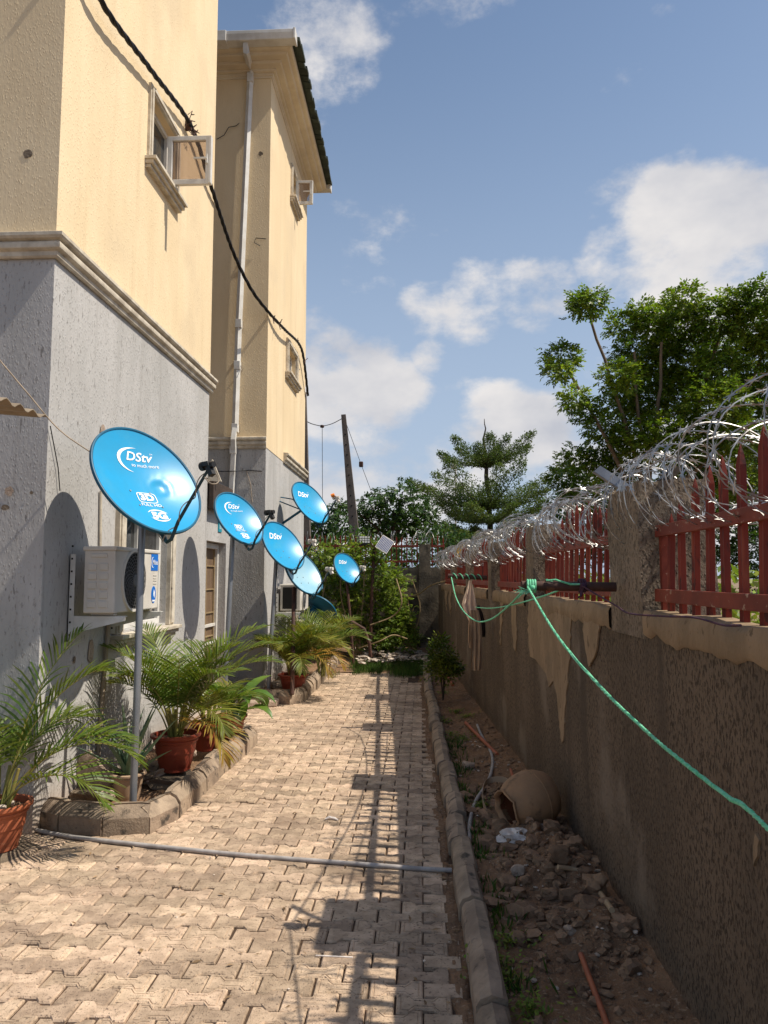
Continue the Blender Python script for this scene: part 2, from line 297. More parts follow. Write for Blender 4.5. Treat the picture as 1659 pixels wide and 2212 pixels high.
def leafmesh(name, P, D, S, L, Wd, m, parent=None, origin=None, fold=.0):
    """leaves as kite quads: P base points, D directions, S side vectors (unit), L lengths, Wd widths"""
    n = len(P); origin = np.array(origin if origin is not None else (list(parent['_o']) if parent is not None else (0, 0, 0)))
    P = P-origin; L = L[:, None]; Wd = Wd[:, None]
    V = np.empty((n, 4, 3)); V[:, 0] = P; V[:, 1] = P+D*L*.45+S*Wd*.5; V[:, 2] = P+D*L; V[:, 3] = P+D*L*.45-S*Wd*.5
    me = bpy.data.meshes.new(name); me.vertices.add(4*n); me.vertices.foreach_set('co', V.reshape(-1)); me.loops.add(4*n); me.loops.foreach_set('vertex_index', np.arange(4*n, dtype=np.int32))
    me.polygons.add(n); me.polygons.foreach_set('loop_start', np.arange(0, 4*n, 4, dtype=np.int32)); me.materials.append(MT[m]); me.update(calc_edges=True); me.validate()
    o = bpy.data.objects.new(name, me); COL.objects.link(o); o['_o'] = [float(q) for q in origin]
    if parent is not None: o.parent = parent
    else: o.location = origin
    return o
def unit(a): return a/np.maximum(np.linalg.norm(a, axis=1, keepdims=True), 1e-9)
def rects(a0, a1, b0, b1, holes):
    xs = sorted({a0, a1, *[h[0] for h in holes], *[h[1] for h in holes]}); ys = sorted({b0, b1, *[h[2] for h in holes], *[h[3] for h in holes]})
    for i in range(len(xs)-1):
        for j in range(len(ys)-1):
            cx, cy = (xs[i]+xs[i+1])/2, (ys[j]+ys[j+1])/2
            if any(h[0] < cx < h[1] and h[2] < cy < h[3] for h in holes): continue
            yield xs[i], xs[i+1], ys[j], ys[j+1]
def text_pts(s, size, shear=0, offset=0, sx=1):
    cu = bpy.data.curves.new('t', 'FONT'); cu.body = s; cu.size = size; cu.shear = shear; cu.offset = offset; cu.align_x = 'CENTER'; cu.align_y = 'CENTER'; cu.resolution_u = 3
    o = bpy.data.objects.new('t', cu); COL.objects.link(o); bpy.context.view_layer.update()
    me = bpy.data.meshes.new_from_object(o.evaluated_get(bpy.context.evaluated_depsgraph_get()))
    vs = [(v.co.x*sx, v.co.y) for v in me.vertices]; fs = [tuple(p.vertices) for p in me.polygons]
    bpy.data.objects.remove(o); bpy.data.curves.remove(cu); bpy.data.meshes.remove(me); return vs, fs

# ------------------------------------------------------------------ ground and path
XB1 = -2.65; XB2 = -2.36
Y1 = atX(120, 540, XB1).y; Y1e = atX(454, 820, XB1).y
Y2 = atX(576, 900, XB2).y; Y2e = atX(659, 900, XB2).y
WALLP = [(-4, 1.12), (0, 1.045), (4, 1.01), (6.3, .92), (8.6, .795), (10.8, .655), (13.2, .53), (16.2, .365)]
def wallx(y):
    for (a, xa), (b_, xb) in zip(WALLP, WALLP[1:]):
        if y <= b_: return xa+(xb-xa)*(y-a)/(b_-a)
    return WALLP[-1][1]
KR = [atZ(px, py, 0) for (px, py) in ((1023, 2212), (1002, 2032), (977, 1881), (955, 1720), (948, 1700), (937, 1627), (931, 1585), (924, 1537), (916, 1482), (913, 1447))]
KRp = [(p.y, p.x) for p in KR]; s0 = (KRp[1][1]-KRp[0][1])/(KRp[1][0]-KRp[0][0]); KRp = [(-3, KRp[0][1]-s0*.3*(KRp[0][0]+3))]+KRp
def kerbx(y):
    for (a, xa), (b_, xb) in zip(KRp, KRp[1:]):
        if y <= b_: return xa+(xb-xa)*(y-a)/(b_-a)
    return KRp[-1][1]
YPE = 13.7
mb = MB(); mb.add([(-250, -60, -.06), (250, -60, -.06), (250, 500, -.06), (-250, 500, -.06)], [(0, 1, 2, 3)])
tag(mb.build('ground', 'earth'), kind='structure')
mb = MB(); mb.add([(-6, -4, -.015), (1.0, -4, -.015), (1.0, YPE+.1, -.015), (-6, YPE+.1, -.015)], [(0, 1, 2, 3)])
tag(mb.build('path_bedding', 'joint'), kind='structure')
mb = MB(); PL, PP = .236, .113
row = 0; y = -1.2
def paver(mb, cx, cy, style):
    hl = PL/2-.004; he = PP/2+.0135; hm = PP/2-.0185
    out = [(-hl, -he), (-hl*.56, -he), (-hl*.34, -hm), (hl*.34, -hm), (hl*.56, -he), (hl, -he), (hl, he), (hl*.56, he), (hl*.34, hm), (-hl*.34, hm), (-hl*.56, he), (-hl, he)]
    tx, ty, dz = random.gauss(0, .011), random.gauss(0, .018), random.gauss(0, .0026); rz = random.gauss(0, .008)
    jx, jy = random.gauss(0, .0015), random.gauss(0, .0015)
    def ring(ins, z):
        r = []
        for (x, y_) in out:
            xx = x-math.copysign(ins, x) if abs(x) > hl*.9 else x; yy = y_-math.copysign(ins, y_)
            r.append((cx+jx+xx-yy*rz, cy+jy+yy+xx*rz, dz+z+xx*tx+yy*ty))
        return r
    rs = [ring(.001, -.03), ring(0, -.007), ring(.006, 0)]
    if style: rs += [ring(.016, 0), ring(.0175, -.0035), ring(.021, -.0035), ring(.0225, 0)]
    vs = [v for r in rs for v in r]; k = len(rs); fs = []
    for i in range(k-1):
        for j in range(12): fs.append((i*12+j, i*12+(j+1) % 12, (i+1)*12+(j+1) % 12, (i+1)*12+j))
    b0 = (k-1)*12
    fs += [(b0, b0+1, b0+10, b0+11), (b0+1, b0+2, b0+9, b0+10), (b0+2, b0+3, b0+8, b0+9), (b0+3, b0+4, b0+7, b0+8), (b0+4, b0+5, b0+6, b0+7)]
    mb.add(vs, fs)
while y < YPE:
    x = -4.6 + (PL/2 if row % 2 else 0)
    while x < 1.2:
        lim = kerbx(y)-.03+.022*math.sin(y*2.1)
        if x+PL/2 < lim+.02 and not (y > Y1+.6 and x < XB1-.1) and not (y > 12.6+.6*math.sin(x*2.3) and x > -.35 and random.random() < .75):
            paver(mb, x, y, random.random() < .36 and y < 7)
        elif x-PL/2 < lim-.09 and x+PL/2 >= lim+.02 and y < 12.5:      # cut stone against the kerb
            w = lim-.012-(x-PL/2)
            if w > .04:
                x0, x1, y0, y1, z = x-PL/2-.002, x-PL/2+w, y-PP/2+.003, y+PP/2-.003, random.gauss(-.002, .003)
                mb.add([(x0, y0, -.02), (x1, y0, -.02), (x1, y1, -.02), (x0, y1, -.02), (x0+.004, y0+.004, z), (x1-.004, y0+.004, z), (x1-.004, y1-.004, z), (x0+.004, y1-.004, z)], [(4, 5, 6, 7), (0, 1, 5, 4), (1, 2, 6, 5), (2, 3, 7, 6), (3, 0, 4, 7)])
        x += PL
    y += PP; row += 1
tag(mb.build('path', 'paver'), kind='structure')
# sand washed onto the edges of the path
mb = MB()
for k in range(330):
    y = random.uniform(1.6, 13.4); x = kerbx(y)-random.uniform(-.01, .055)
    mb.rock((x, y, -.024), (random.uniform(.02, .05), random.uniform(.06, .22), .024+random.random()*.006), k, 1, .2, rot=Matrix.Identity(3))
tag(mb.build('sand', 'soil', smooth=80), kind='stuff'); tag(bpy.data.objects['sand'], 'loose brown sand washed along the kerb of the paved path', 'sand')

def resample(pts, step):
    pts = [Vector(p) for p in pts]; L = [0]
    for a, b_ in zip(pts, pts[1:]): L.append(L[-1]+(b_-a).length)
    n = max(1, round(L[-1]/step)); out = []
    for i in range(n+1):
        d = L[-1]*i/n
        for j in range(len(pts)-1):
            if d <= L[j+1]+1e-9: out.append(pts[j].lerp(pts[j+1], (d-L[j])/max(L[j+1]-L[j], 1e-9))); break
    return out
def kerb(name, pts, h, w, side, step=.42, jit=.01, batter=.03):
    pts = resample(pts, step); mb = MB()
    for i in range(len(pts)-1):
        a, b_ = pts[i].copy(), pts[i+1].copy(); t = (b_-a).normalized(); nrm = Vector((-t.y, t.x, 0))*side
        a += t*.006; b_ -= t*.006
        j = nrm*random.gauss(0, jit); dz = random.gauss(0, jit*.8); vs = []
        nseg = 5
        for q in range(nseg+1):
            p = a.lerp(b_, q/nseg)+j; e = .012 if q in (0, nseg) else 0
            for k, (u, z) in enumerate(((0, -.02), (0, h*.58), (batter*.6, h*.80), (batter+.02, h-.004-e), (w*.5, h+.004-e), (w-.015, h-.006-e), (w, h-.03), (w, -.02))):
                jj = mnoise.noise(p*7+Vector((k*5, 0, 0)))*.005
                vs.append(p+nrm*(u+jj)+Vector((0, 0, z+(dz+jj if z > 0 else 0))))
        fs = []
        for q in range(nseg):
            for k in range(7): fs.append((q*8+k, (q+1)*8+k, (q+1)*8+k+1, q*8+k+1) if side > 0 else (q*8+k, q*8+k+1, (q+1)*8+k+1, (q+1)*8+k))
        fs += [tuple(range(8)), tuple(nseg*8+k for k in range(7, -1, -1))]
        mb.add(vs, fs)
    return tag(mb.build(name, 'kerb', smooth=24), kind='structure')
kerb('kerb', [Vector((x, y, 0)) for (y, x) in KRp], .135, .125, -1, .46, .009)
K1 = [atZ(px, py, 0) for (px, py) in ((58, 1790), (190, 1806), (283, 1811), (337, 1797), (387, 1768), (456, 1697), (520, 1640), (558, 1608))]
K1 = [Vector((XB1-.02, K1[0].y+.0, 0))]+K1+[K1[-1]+Vector((-.25, .25, 0)), Vector((XB1, K1[-1].y+.35, 0))]
kerb('planter_kerb', K1, .195, .13, 1, .34, .008, .05)
K2 = [atZ(px, py, 0) for (px, py) in ((565, 1517), (600, 1522), (640, 1524), (664, 1512), (682, 1492), (700, 1470), (710, 1458))]
K2 = [Vector((XB2-.02, K2[0].y, 0))]+K2[1:]+[K2[-1]+Vector((.04, 1.6, 0))]
kerb('planter_kerb', K2, .20, .13, 1, .3, .012, .05)

def terrain(name, mt, xf0, xf1, y0, y1, zf, nx, ny, kind='structure'):
    mb = MB(); vs = []; fs = []
    for j in range(ny+1):
        y = y0+(y1-y0)*j/ny; a, b_ = xf0(y), xf1(y)
        for i in range(nx+1):
            x = a+(b_-a)*i/nx; vs.append((x, y, zf(x, y)))
    for j in range(ny):
        for i in range(nx): fs.append((j*(nx+1)+i, j*(nx+1)+i+1, (j+1)*(nx+1)+i+1, (j+1)*(nx+1)+i))
    mb.add(vs, fs); return tag(mb.build(name, mt, smooth=60), kind=kind)
def polyx(pts, y):
    pts = sorted((p.y, p.x) for p in pts)
    for (a, xa), (b_, xb) in zip(pts, pts[1:]):
        if y <= b_: return xa+(xb-xa)*(y-a)/max(b_-a, 1e-6)
    return pts[-1][1]
k1o = lambda y: polyx(K1[3:-1], y)-.07
terrain('planter_soil', 'soil', lambda y: XB1-.05, k1o, K1[0].y+.08, K1[-2].y+.1, lambda x, y: .05+.03*mnoise.noise(Vector((x*5, y*5, 0)))+.015*mnoise.noise(Vector((x*17, y*17, 0))), 30, 60)
terrain('planter_soil', 'soil', lambda y: XB2-.05, lambda y: polyx(K2[2:], y)-.07, K2[0].y+.08, YPE, lambda x, y: .09+.03*mnoise.noise(Vector((x*5, y*5, 0))), 20, 50)
HEAPS = []
for (px, py, s, h) in ((1120, 1800, .20, .10), (1190, 1830, .2, .10), (1095, 1740, .2, .05), (1230, 1890, .22, .09), (1280, 1990, .25, .06), (1060, 1860, .15, .06), (1150, 1880, .22, .05), (1150, 1700, .25, .05)):
    p = atZ(px, py, .1); HEAPS.append((p.x, p.y, s, h))
def dirtz(x, y):
    z = .045+.02*mnoise.noise(Vector((x*3, y*3, 2)))+.016*mnoise.noise(Vector((x*11, y*11, 5)))+.008*mnoise.noise(Vector((x*32, y*32, 8)))
    z += .05*max(0, 1-(wallx(y)-x)/.35)
    for (hx, hy, s, h) in HEAPS:
        d2 = ((x-hx)**2+(y-hy)**2)/(s*s)
        if d2 < 6: z += h*math.exp(-d2*1.3)*(1+.5*mnoise.noise(Vector((x*14, y*14, 1))))
    return z
terrain('soil_strip', 'soil', lambda y: kerbx(y)+.10, lambda y: wallx(y)+.03, .2, 16.3, dirtz, 44, 560)
terrain('back_soil', 'soil', lambda y: -4.5, lambda y: wallx(y)-.05, YPE-.1, 17.2, lambda x, y: max(-.03, .0+.03*mnoise.noise(Vector((x*2, y*2, 0)))+.012*mnoise.noise(Vector((x*9, y*9, 0)))+min(.35, .10*max(0, y-YPE-.6))), 60, 50)
terrain('bank', 'earth', lambda y: wallx(y)+.2, lambda y: 16, -4, 60, lambda x, y: (1.22 if y < 16.4 else 1.22)+.06*mnoise.noise(Vector((x*1.5, y*1.5, 0)))+.025*mnoise.noise(Vector((x*8, y*8, 0))), 60, 160)
terrain('back_bank', 'earth', lambda y: -25, lambda y: .6, 17.0, 60, lambda x, y: 1.1+.08*mnoise.noise(Vector((x*.7, y*.7, 0))), 40, 40)

# ------------------------------------------------------------------ wall builders
def wall_px(mb, X, y0, y1, z0, z1, holes, depth=.2, mi=0):       # wall facing +X
    for (a0, a1, b0, b1) in rects(y0, y1, z0, z1, holes): mb.add([(X, a0, b0), (X, a1, b0), (X, a1, b1), (X, a0, b1)], [(0, 1, 2, 3)], mi)
    for (a0, a1, b0, b1) in holes:
        D = X-depth
        mb.add([(X, a0, b0), (X, a1, b0), (X, a1, b1), (X, a0, b1), (D, a0, b0), (D, a1, b0), (D, a1, b1), (D, a0, b1)], [(0, 4, 5, 1), (1, 5, 6, 2), (2, 6, 7, 3), (3, 7, 4, 0)], mi)
def wall_my(mb, Y, x0, x1, z0, z1, mi=0): mb.add([(x0, Y, z0), (x1, Y, z0), (x1, Y, z1), (x0, Y, z1)], [(0, 1, 2, 3)], mi)
def wall_pyf(mb, Y, x0, x1, z0, z1, mi=0): mb.add([(x1, Y, z0), (x0, Y, z0), (x0, Y, z1), (x1, Y, z1)], [(0, 1, 2, 3)], mi)
CORN = [(0, 0), (.018, 0), (.03, .012), (.03, .045), (.045, .05), (.06, .06), (.065, .075), (.062, .10), (.045, .115), (.075, .125), (.088, .14), (.088, .165), (.07, .175), (0, .18)]
def sweep(mb, prof, path, dirs, closed=False):    # path points (Vector), dirs outward miter vectors; prof (out, up)
    vs = [p+d*o+Vector((0, 0, z)) for p, d in zip(path, dirs) for (o, z) in prof]; k = len(prof); fs = []
    for i in range(len(path)-1):
        for j in range(k-1): fs.append((i*k+j, (i+1)*k+j, (i+1)*k+j+1, i*k+j+1))
    fs += [tuple(range(k)), tuple((len(path)-1)*k+j for j in range(k-1, -1, -1))]
    mb.add(vs, fs)
def cornice_path(Xl, Y, X, Ye, step=.5):
    P = [Vector((Xl, Y, 0))]; D = [Vector((0, -1, 0))]; P.append(Vector((X, Y, 0))); D.append(Vector((1, -1, 0)))
    n = int((Ye-Y)/step)
    for i in range(1, n+1):
        P.append(Vector((X, Y+(Ye-Y)*i/n, 0))); D.append(Vector((1+.10*mnoise.noise(Vector((i*1.7, Y, 0))), 0, 0)))
    return P, D
def window_x(parent, X, y0, y1, z0, z1, kind, label=None, mull=1, trans=None, surround=.07, sill=True, trimdepth=.03):
    """white casement in a hole of a wall facing +X: frame, glass, surround, sill"""
    fr = MB(); D = X-.10; w = .05
    fr.box((D-.03, y0, z0), (D+.03, y0+w, z1)); fr.box((D-.03, y1-w, z0), (D+.03, y1, z1)); fr.box((D-.03, y0+w, z0), (D+.03, y1-w, z0+w)); fr.box((D-.03, y0+w, z1-w), (D+.03, y1-w, z1))
    for k in range(1, mull+1):
        c = y0+(y1-y0)*k/(mull+1); fr.box((D-.03, c-.045, z0+w), (D+.03, c+.045, z1-w))
    if trans: fr.box((D-.028, y0+w, trans-.03), (D+.028, y1-w, trans+.03))
    f = fr.build('window', 'pvcw', parent, bevel=.004)
    g = MB(); g.add([(D-.005, y0+w, z0+w), (D-.005, y1-w, z0+w), (D-.005, y1-w, z1-w), (D-.005, y0+w, z1-w)], [(0, 1, 2, 3)])
    g.build('pane', kind, f)
    m = MB(); s = surround; e = trimdepth
    for (aa, bb, cc, dd) in ((y0-s, y0-.002, z0-.02, z1+s), (y1+.002, y1+s, z0-.02, z1+s), (y0-.002, y1+.002, z1+.002, z1+s)):
        m.box((X-.01, aa, cc), (X+e, bb, dd))
        if cc > z1-.1: m.box((X-.01, aa+.0, cc+.02), (X+e+.015, bb, dd-.012))
        else: m.box((X-.01, aa+.018, cc+.02), (X+e+.015, bb-.018, dd-.03))
    m.build('surround', 'mould', f, bevel=.004)
    if sill:
        m = MB(); zz = z0-.022
        for k, (o, h) in enumerate(((.115, .035), (.085, .04), (.055, .035))):
            m.box((X-.01, y0-s-.05+k*.012, zz-h), (X+o, y1+s+.05-k*.012, zz-.001)); zz -= h
        m.build('sill', 'mould', f, bevel=.004)
    return f
def open_leaf(parent, X, yh, z0, z1, width, ang=0):
    lf = MB(); w = .048; a = Vector((math.cos(ang), math.sin(ang), 0)); nrm = Vector((-a.y, a.x, 0)); o = Vector((X, yh, 0))
    def bar(u0, u1, b0, b1, t=.022):
        c = o+a*(u0+u1)/2+Vector((0, 0, (b0+b1)/2)); lf.obox(c, a*(u1-u0)/2, nrm*t, Vector((0, 0, (b1-b0)/2)))
    bar(0, w, z0, z1); bar(width-w, width, z0, z1); bar(w, width-w, z0, z0+w*1.15); bar(w, width-w, z1-w, z1)
    bar(width-w*.3, width+.012, z0+.005, z1-.005, .03)
    l = lf.build('open_leaf', 'pvcw', parent, bevel=.004)
    g = MB(); c = o+a*width/2+Vector((0, 0, (z0+z1)/2)); g.obox(c, a*(width/2-w), nrm*.003, Vector((0, 0, (z1-z0)/2-w))); g.build('pane', 'pane', l)
    h = MB(); c = o+a*(width-w*.6)+Vector((0, 0, (z0+z1)/2)); h.obox(c-nrm*.035, a*.009, nrm*.014, Vector((0, 0, .05))); h.obox(c-nrm*.05-a*.065, a*.07, nrm*.008, Vector((0, 0, .009))); h.build('handle', 'pvcw', l)
    return l
def zat(px, py, X): return atX(px, py, X).z
def yat(px, py, X): return atX(px, py, X).y

# ------------------------------------------------------------------ near building
B1 = thing('apartment_building', (-5, Y1, 0), 'nearest block, yellow over grey stucco, with a white window leaf swung open high up', 'building')
ZC1 = atX(128, 560, XB1).z
W1 = (6.42, 7.62, 1.27, 2.36)
wy0, wy1 = yat(324, 300, XB1), yat(377, 380, XB1); wz0, wz1 = zat(324, 347, XB1), zat(324, 198, XB1)
TOP1 = 10.8; H1 = (wy0, wy1, wz0, wz1)
mb = MB(); wall_px(mb, XB1, Y1, Y1e, ZC1+.02, TOP1, [H1]); wall_my(mb, Y1, -9, XB1, ZC1+.02, TOP1); wall_pyf(mb, Y1e, -9, XB1, ZC1+.02, TOP1); mb.build('upper_wall', 'yellow', B1)
mb = MB(); wall_px(mb, XB1-.006, Y1+.006, Y1e-.006, -.05, ZC1+.02, [W1]); wall_my(mb, Y1+.006, -9, XB1-.006, -.05, ZC1+.02); wall_pyf(mb, Y1e-.006, -9, XB1-.006, -.05, ZC1+.02); mb.build('lower_wall', 'grey', B1)
mb = MB(); P, D = cornice_path(-9, Y1, XB1, Y1e+.05); sweep(mb, CORN, [p+Vector((0, 0, ZC1-.02)) for p in P], D); mb.build('cornice', 'mould', B1, smooth=28)
mb = MB(); mb.box((-9.5, Y1-.3, TOP1), (XB1+.25, Y1e+.3, TOP1+.12)); mb.build('roof', 'roof', B1)
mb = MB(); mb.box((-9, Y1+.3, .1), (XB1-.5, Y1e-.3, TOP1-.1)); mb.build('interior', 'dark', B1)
w = window_x(B1, XB1, *H1, 'glass', mull=0, surround=.075); w['label'] = 'small upper window standing open'
LZ0, LZ1 = atY(410, 401, 7.7).z, atY(410, 296, 7.7).z
hy = yat(359, 350, XB1)
open_leaf(w, XB1+.02, hy, atY(410, 400, hy).z, atY(410, 296, hy).z, atY(459, 350, hy).x-XB1-.04)
w = window_x(B1, XB1, *W1, 'glass', mull=1, trans=1.95, surround=.13, trimdepth=.04); w['label'] = 'ground floor window behind the condenser'
# chipped plaster and grime marks on the near corner
def chip(px, py, plane, val, rx, rz, m, parent, name='chipped_patch', off=.003):
    p = atY(px, py, val) if plane == 'Y' else atX(px, py, val); mb = MB(); vs = []; n = 14
    for j in range(n):
        a = 2*math.pi*j/n; r = 1+.3*mnoise.noise(Vector((math.cos(a)*1.5+px, math.sin(a)*1.5, py)))
        if plane == 'Y': vs.append((p.x+rx*r*math.cos(a), val-off, p.z+rz*r*math.sin(a)))
        else: vs.append((val+off, p.y+rx*r*math.cos(a), p.z+rz*r*math.sin(a)))
    mb.add(vs, [tuple(range(n))]); return mb.build(name, m, parent)
chip(60, 333, 'Y', Y1, .033, .035, 'stoned', B1); chip(20, 1061, 'Y', Y1, .03, .035, 'stone', B1, off=.001); chip(11, 1096, 'Y', Y1, .03, .02, 'stoned', B1, off=.001); chip(68, 1064, 'Y', Y1, .012, .012, 'stoned', B1, off=.001)
chip(196, 1408, 'X', XB1, .05, .10, 'stone', B1); chip(222, 930, 'X', XB1, .05, .05, 'stone', B1); chip(160, 1425, 'X', XB1, .02, .03, 'stoned', B1)
# cable run down the wall by the window
mb = MB(); mb.tube([(XB1+.02, yat(230, 1345, XB1), zat(230, 1345, XB1)), (XB1+.02, yat(222, 1440, XB1), zat(222, 1440, XB1)), (XB1+.02, yat(212, 1540, XB1), .5), (XB1+.02, yat(205, 1640, XB1), .1)], .018, 8); mb.build('drain_pipe', 'cablet', B1, smooth=60)
mb = MB(); mb.tube([(XB1+.012, yat(105, 920, XB1), zat(105, 920, XB1)), (XB1+.012, yat(122, 1010, XB1), zat(122, 1010, XB1)), (XB1+.012, yat(126, 1060, XB1), zat(126, 1060, XB1))], .004, 5); mb.build('thin_wire', 'cable', B1)
mb = MB(); mb.tube([(XB1+.012, yat(214, 1090, XB1), zat(214, 1060, XB1)), (XB1+.012, yat(214, 1185, XB1), 1.9)], .012, 6); mb.build('cable_duct', 'mould', B1)

# ------------------------------------------------------------------ porch between the buildings
PX = -2.69; PY0, PY1 = Y1e+.01, yat(497, 1200, PX); DY0, DY1 = Y1e+.12, yat(488, 1200, PX)
PO = thing('entrance_porch', (-3.2, PY0, 0), 'low grey porch between the two blocks with a brown steel door and dark canopy board', 'porch')
mb = MB(); ptop = atX(450, 1040, -2.6).z
wall_px(mb, PX, PY0, PY1, -.02, ptop, [(DY0, DY1, .02, 2.2)], .16); wall_pyf(mb, PY1, -5, PX, -.02, ptop); mb.box((-5, PY0, ptop-.02), (PX, PY1, ptop+.02)); mb.build('wall', 'grey', PO)
dr = MB(); dr.box((PX-.19, DY0+.05, .02), (PX-.155, DY1-.05, 2.15)); dr = dr.build('door', 'door', PO)
f2 = MB()
for k in range(1, 7): f2.box((PX-.155, DY0+.05, .02+k*.31), (PX-.135, DY1-.05, .035+k*.31))
for k in (.06, (DY1-DY0)/2, DY1-DY0-.08): f2.box((PX-.156, DY0+k, .02), (PX-.134, DY0+k+.025, 2.15))
f2.build('door_grating', 'twig', dr)
f3 = MB(); f3.box((PX-.17, DY1-.05, .02), (PX-.10, DY1-.002, 2.19)); f3.box((PX-.17, DY0, 2.12), (PX-.10, DY1-.05, 2.19)); f3.box((PX-.15, DY0, 1.08), (PX-.12, DY1-.05, 1.12)); f3.box((PX-.15, DY0, .85), (PX-.12, DY1-.05, .88)); f3.build('door_frame', 'pvcw', PO, bevel=.004)
mb = MB(); cz0, cz1 = atX(455, 1098, -2.6).z, atX(455, 1037, -2.6).z; ce = yat(500, 1080, -2.6)
mb.box((-2.64, PY0, cz0), (-2.58, ce, cz1)); mb.build('canopy_board', 'wood', PO, bevel=.004)
mb = MB(); mb.box((-3.6, PY0, cz1-.03), (-2.645, ce-.02, cz1+.01)); mb.build('canopy_roof', 'sheet', PO)
mb = MB(); mb.prism([(-2.9, PY0+.05, cz1), (-2.5, PY0+.05, cz1), (-2.62, PY0+.05, cz1+.28)], (0, .03, 0)); mb.build('bracket', 'mould', PO)
sg = MB(); p = atX(474, 1138, PX); sg.box((PX, p.y-.08, p.z-.07), (PX+.012, p.y+.08, p.z+.07)); sgo = tag(sg.build('door_plate', 'sign'), 'small teal number plate on the grey wall above the porch door', 'sign')
vs, fs = text_pts('10', .1); mb = MB(); mb.add([(PX+.014, p.y+x, p.z+z) for x, z in vs], fs); mb.build('lettering', 'white', sgo)
sgo['_o'] = [0, 0, 0]

# ------------------------------------------------------------------ far building
B2 = thing('apartment_building', (-5, Y2, 0), 'farther yellow and grey block with dark tiled eaves and a long downpipe', 'building')
ZC2 = atX(577, 968, XB2).z; TOP2 = atX(590, 172, XB2).z
U = (yat(629, 400, XB2), yat(641, 420, XB2), zat(629, 425, XB2), zat(629, 362, XB2))
L = (yat(619, 780, XB2), yat(638, 790, XB2), zat(619, 803, XB2), zat(619, 742, XB2))
G = (yat(640, 1290, XB2), yat(652, 1290, XB2), .95, 1.75)
mb = MB(); wall_px(mb, XB2, Y2, Y2e, ZC2, TOP2+.6, [U, L]); wall_my(mb, Y2, -8, XB2, ZC2, TOP2+.6); wall_pyf(mb, Y2e, -8, XB2, ZC2, TOP2+.6); mb.build('upper_wall', 'yellow', B2)
mb = MB(); wall_px(mb, XB2-.006, Y2+.006, Y2e-.006, -.05, ZC2, [G]); wall_my(mb, Y2+.006, -8, XB2-.006, -.05, ZC2); wall_pyf(mb, Y2e-.006, -8, XB2-.006, -.05, ZC2); mb.build('lower_wall', 'grey', B2)
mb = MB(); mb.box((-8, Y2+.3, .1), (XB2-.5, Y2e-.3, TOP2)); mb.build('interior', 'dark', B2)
mb = MB()
cw = yat(612, 1000, XB2)
P = [Vector((-8, Y2, ZC2-.02)), Vector((XB2, Y2, ZC2-.02))]; sweep(mb, CORN, P, [Vector((0, -1, 0)), Vector((.15, -1, 0))])
P = [Vector((XB2, cw+(Y2e+.05-cw)*k/8, ZC2-.02)) for k in range(9)]; sweep(mb, CORN, P, [Vector((1+.2*mnoise.noise(Vector((k*.9, 0, 3))), 0, 0)) for k in range(9)]); mb.build('cornice', 'mould', B2, smooth=28)
EAV = [(0, -.03), (.02, -.03), (.02, .0), (.05, .01), (.05, .035), (.10, .04), (.115, .045), (.115, .075), (.24, .085), (.26, .095), (.265, .125), (.40, .13), (.42, .14), (.425, .17), (.50, .175), (.53, .19), (.53, .26)]
mb = MB(); ex = atY(637, 78, Y2-.55); EX = ex.x-XB2-.075
sc = EX/.53
prof = [(o, z) for (o, z) in EAV]
P = [Vector((-8, Y2, TOP2-.05)), Vector((XB2, Y2, TOP2-.05)), Vector((XB2, Y2e, TOP2-.05)), Vector((-8, Y2e, TOP2-.05))]
sweep(mb, prof, P, [Vector((0, -.8, 0)), Vector((sc, -.8, 0)), Vector((sc, .18, 0)), Vector((0, .18, 0))]); mb.build('eaves_moulding', 'eaves', B2, smooth=15)
ZR = TOP2+.22
rf = MB(); xr = XB2+EX+.03; yr0, yr1 = Y2-.44, Y2e+.10; rid = (yr0+yr1)/2
rz = 1.5; xh = xr-(rid-yr0)
rf.add([(-9, yr0, ZR), (xr, yr0, ZR), (xr, yr1, ZR), (-9, yr1, ZR), (xh, rid, ZR+rz), (-9, rid, ZR+rz)], [(0, 1, 4, 5), (1, 2, 4), (2, 3, 5, 4), (3, 2, 1, 0)])
nn = 26
for k in range(nn):                         # tile ends along the eaves
    ya = yr0+(yr1-yr0)*k/nn; yb = yr0+(yr1-yr0)*(k+1)/nn; o = .05+random.uniform(-.015, .02)
    rf.obox((xr-.04+o/2, (ya+yb)/2, ZR+.035), (.09+o/2, 0, -.02), (0, (yb-ya)/2+.01, random.uniform(-.012, .012)), (0, 0, .03))
for k in range(24):
    xa = xr-.26*k; rf.obox((xa-.13, yr0+.02, ZR+.05), (.14, 0, random.uniform(-.01, .01)), (0, .10, .03), (0, 0, .03))
rf.build('roof', 'roof', B2)
gp = []
for k in range(9):
    a = math.pi*k/8; gp.append((-math.cos(a)*.085, -math.sin(a)*.085))
def gutter(y, x1):
    mb = MB(); poly = [(o, z) for (o, z) in ((-.08, .08), (-.10, .08), (-.10, .03), (-.075, -.06), (.075, -.07), (.08, .07))]
    mb.prism([(x1, y+o, ZR+z-.02) for (o, z) in poly], (-6.5, 0, 0)); mb.box((x1-.02, y-.115, ZR-.10), (x1+.012, y+.09, ZR+.07)); mb.box((x1-1.25, y-.112, ZR-.10), (x1-1.05, y+.08, ZR+.067)); return mb.build('gutter', 'pvcw', B2, bevel=.006)
gutter(yr0-.07, xr+.05); gutter(yr1+.07, xr+.05)
dp = MB(); pt = [atY(531, 95, yr0-.07), atY(532, 112, yr0-.07), atY(540, 145, Y2-.08), atY(541, 160, Y2-.07), atY(515, 720, Y2-.07), atY(508, 925, Y2-.07)]
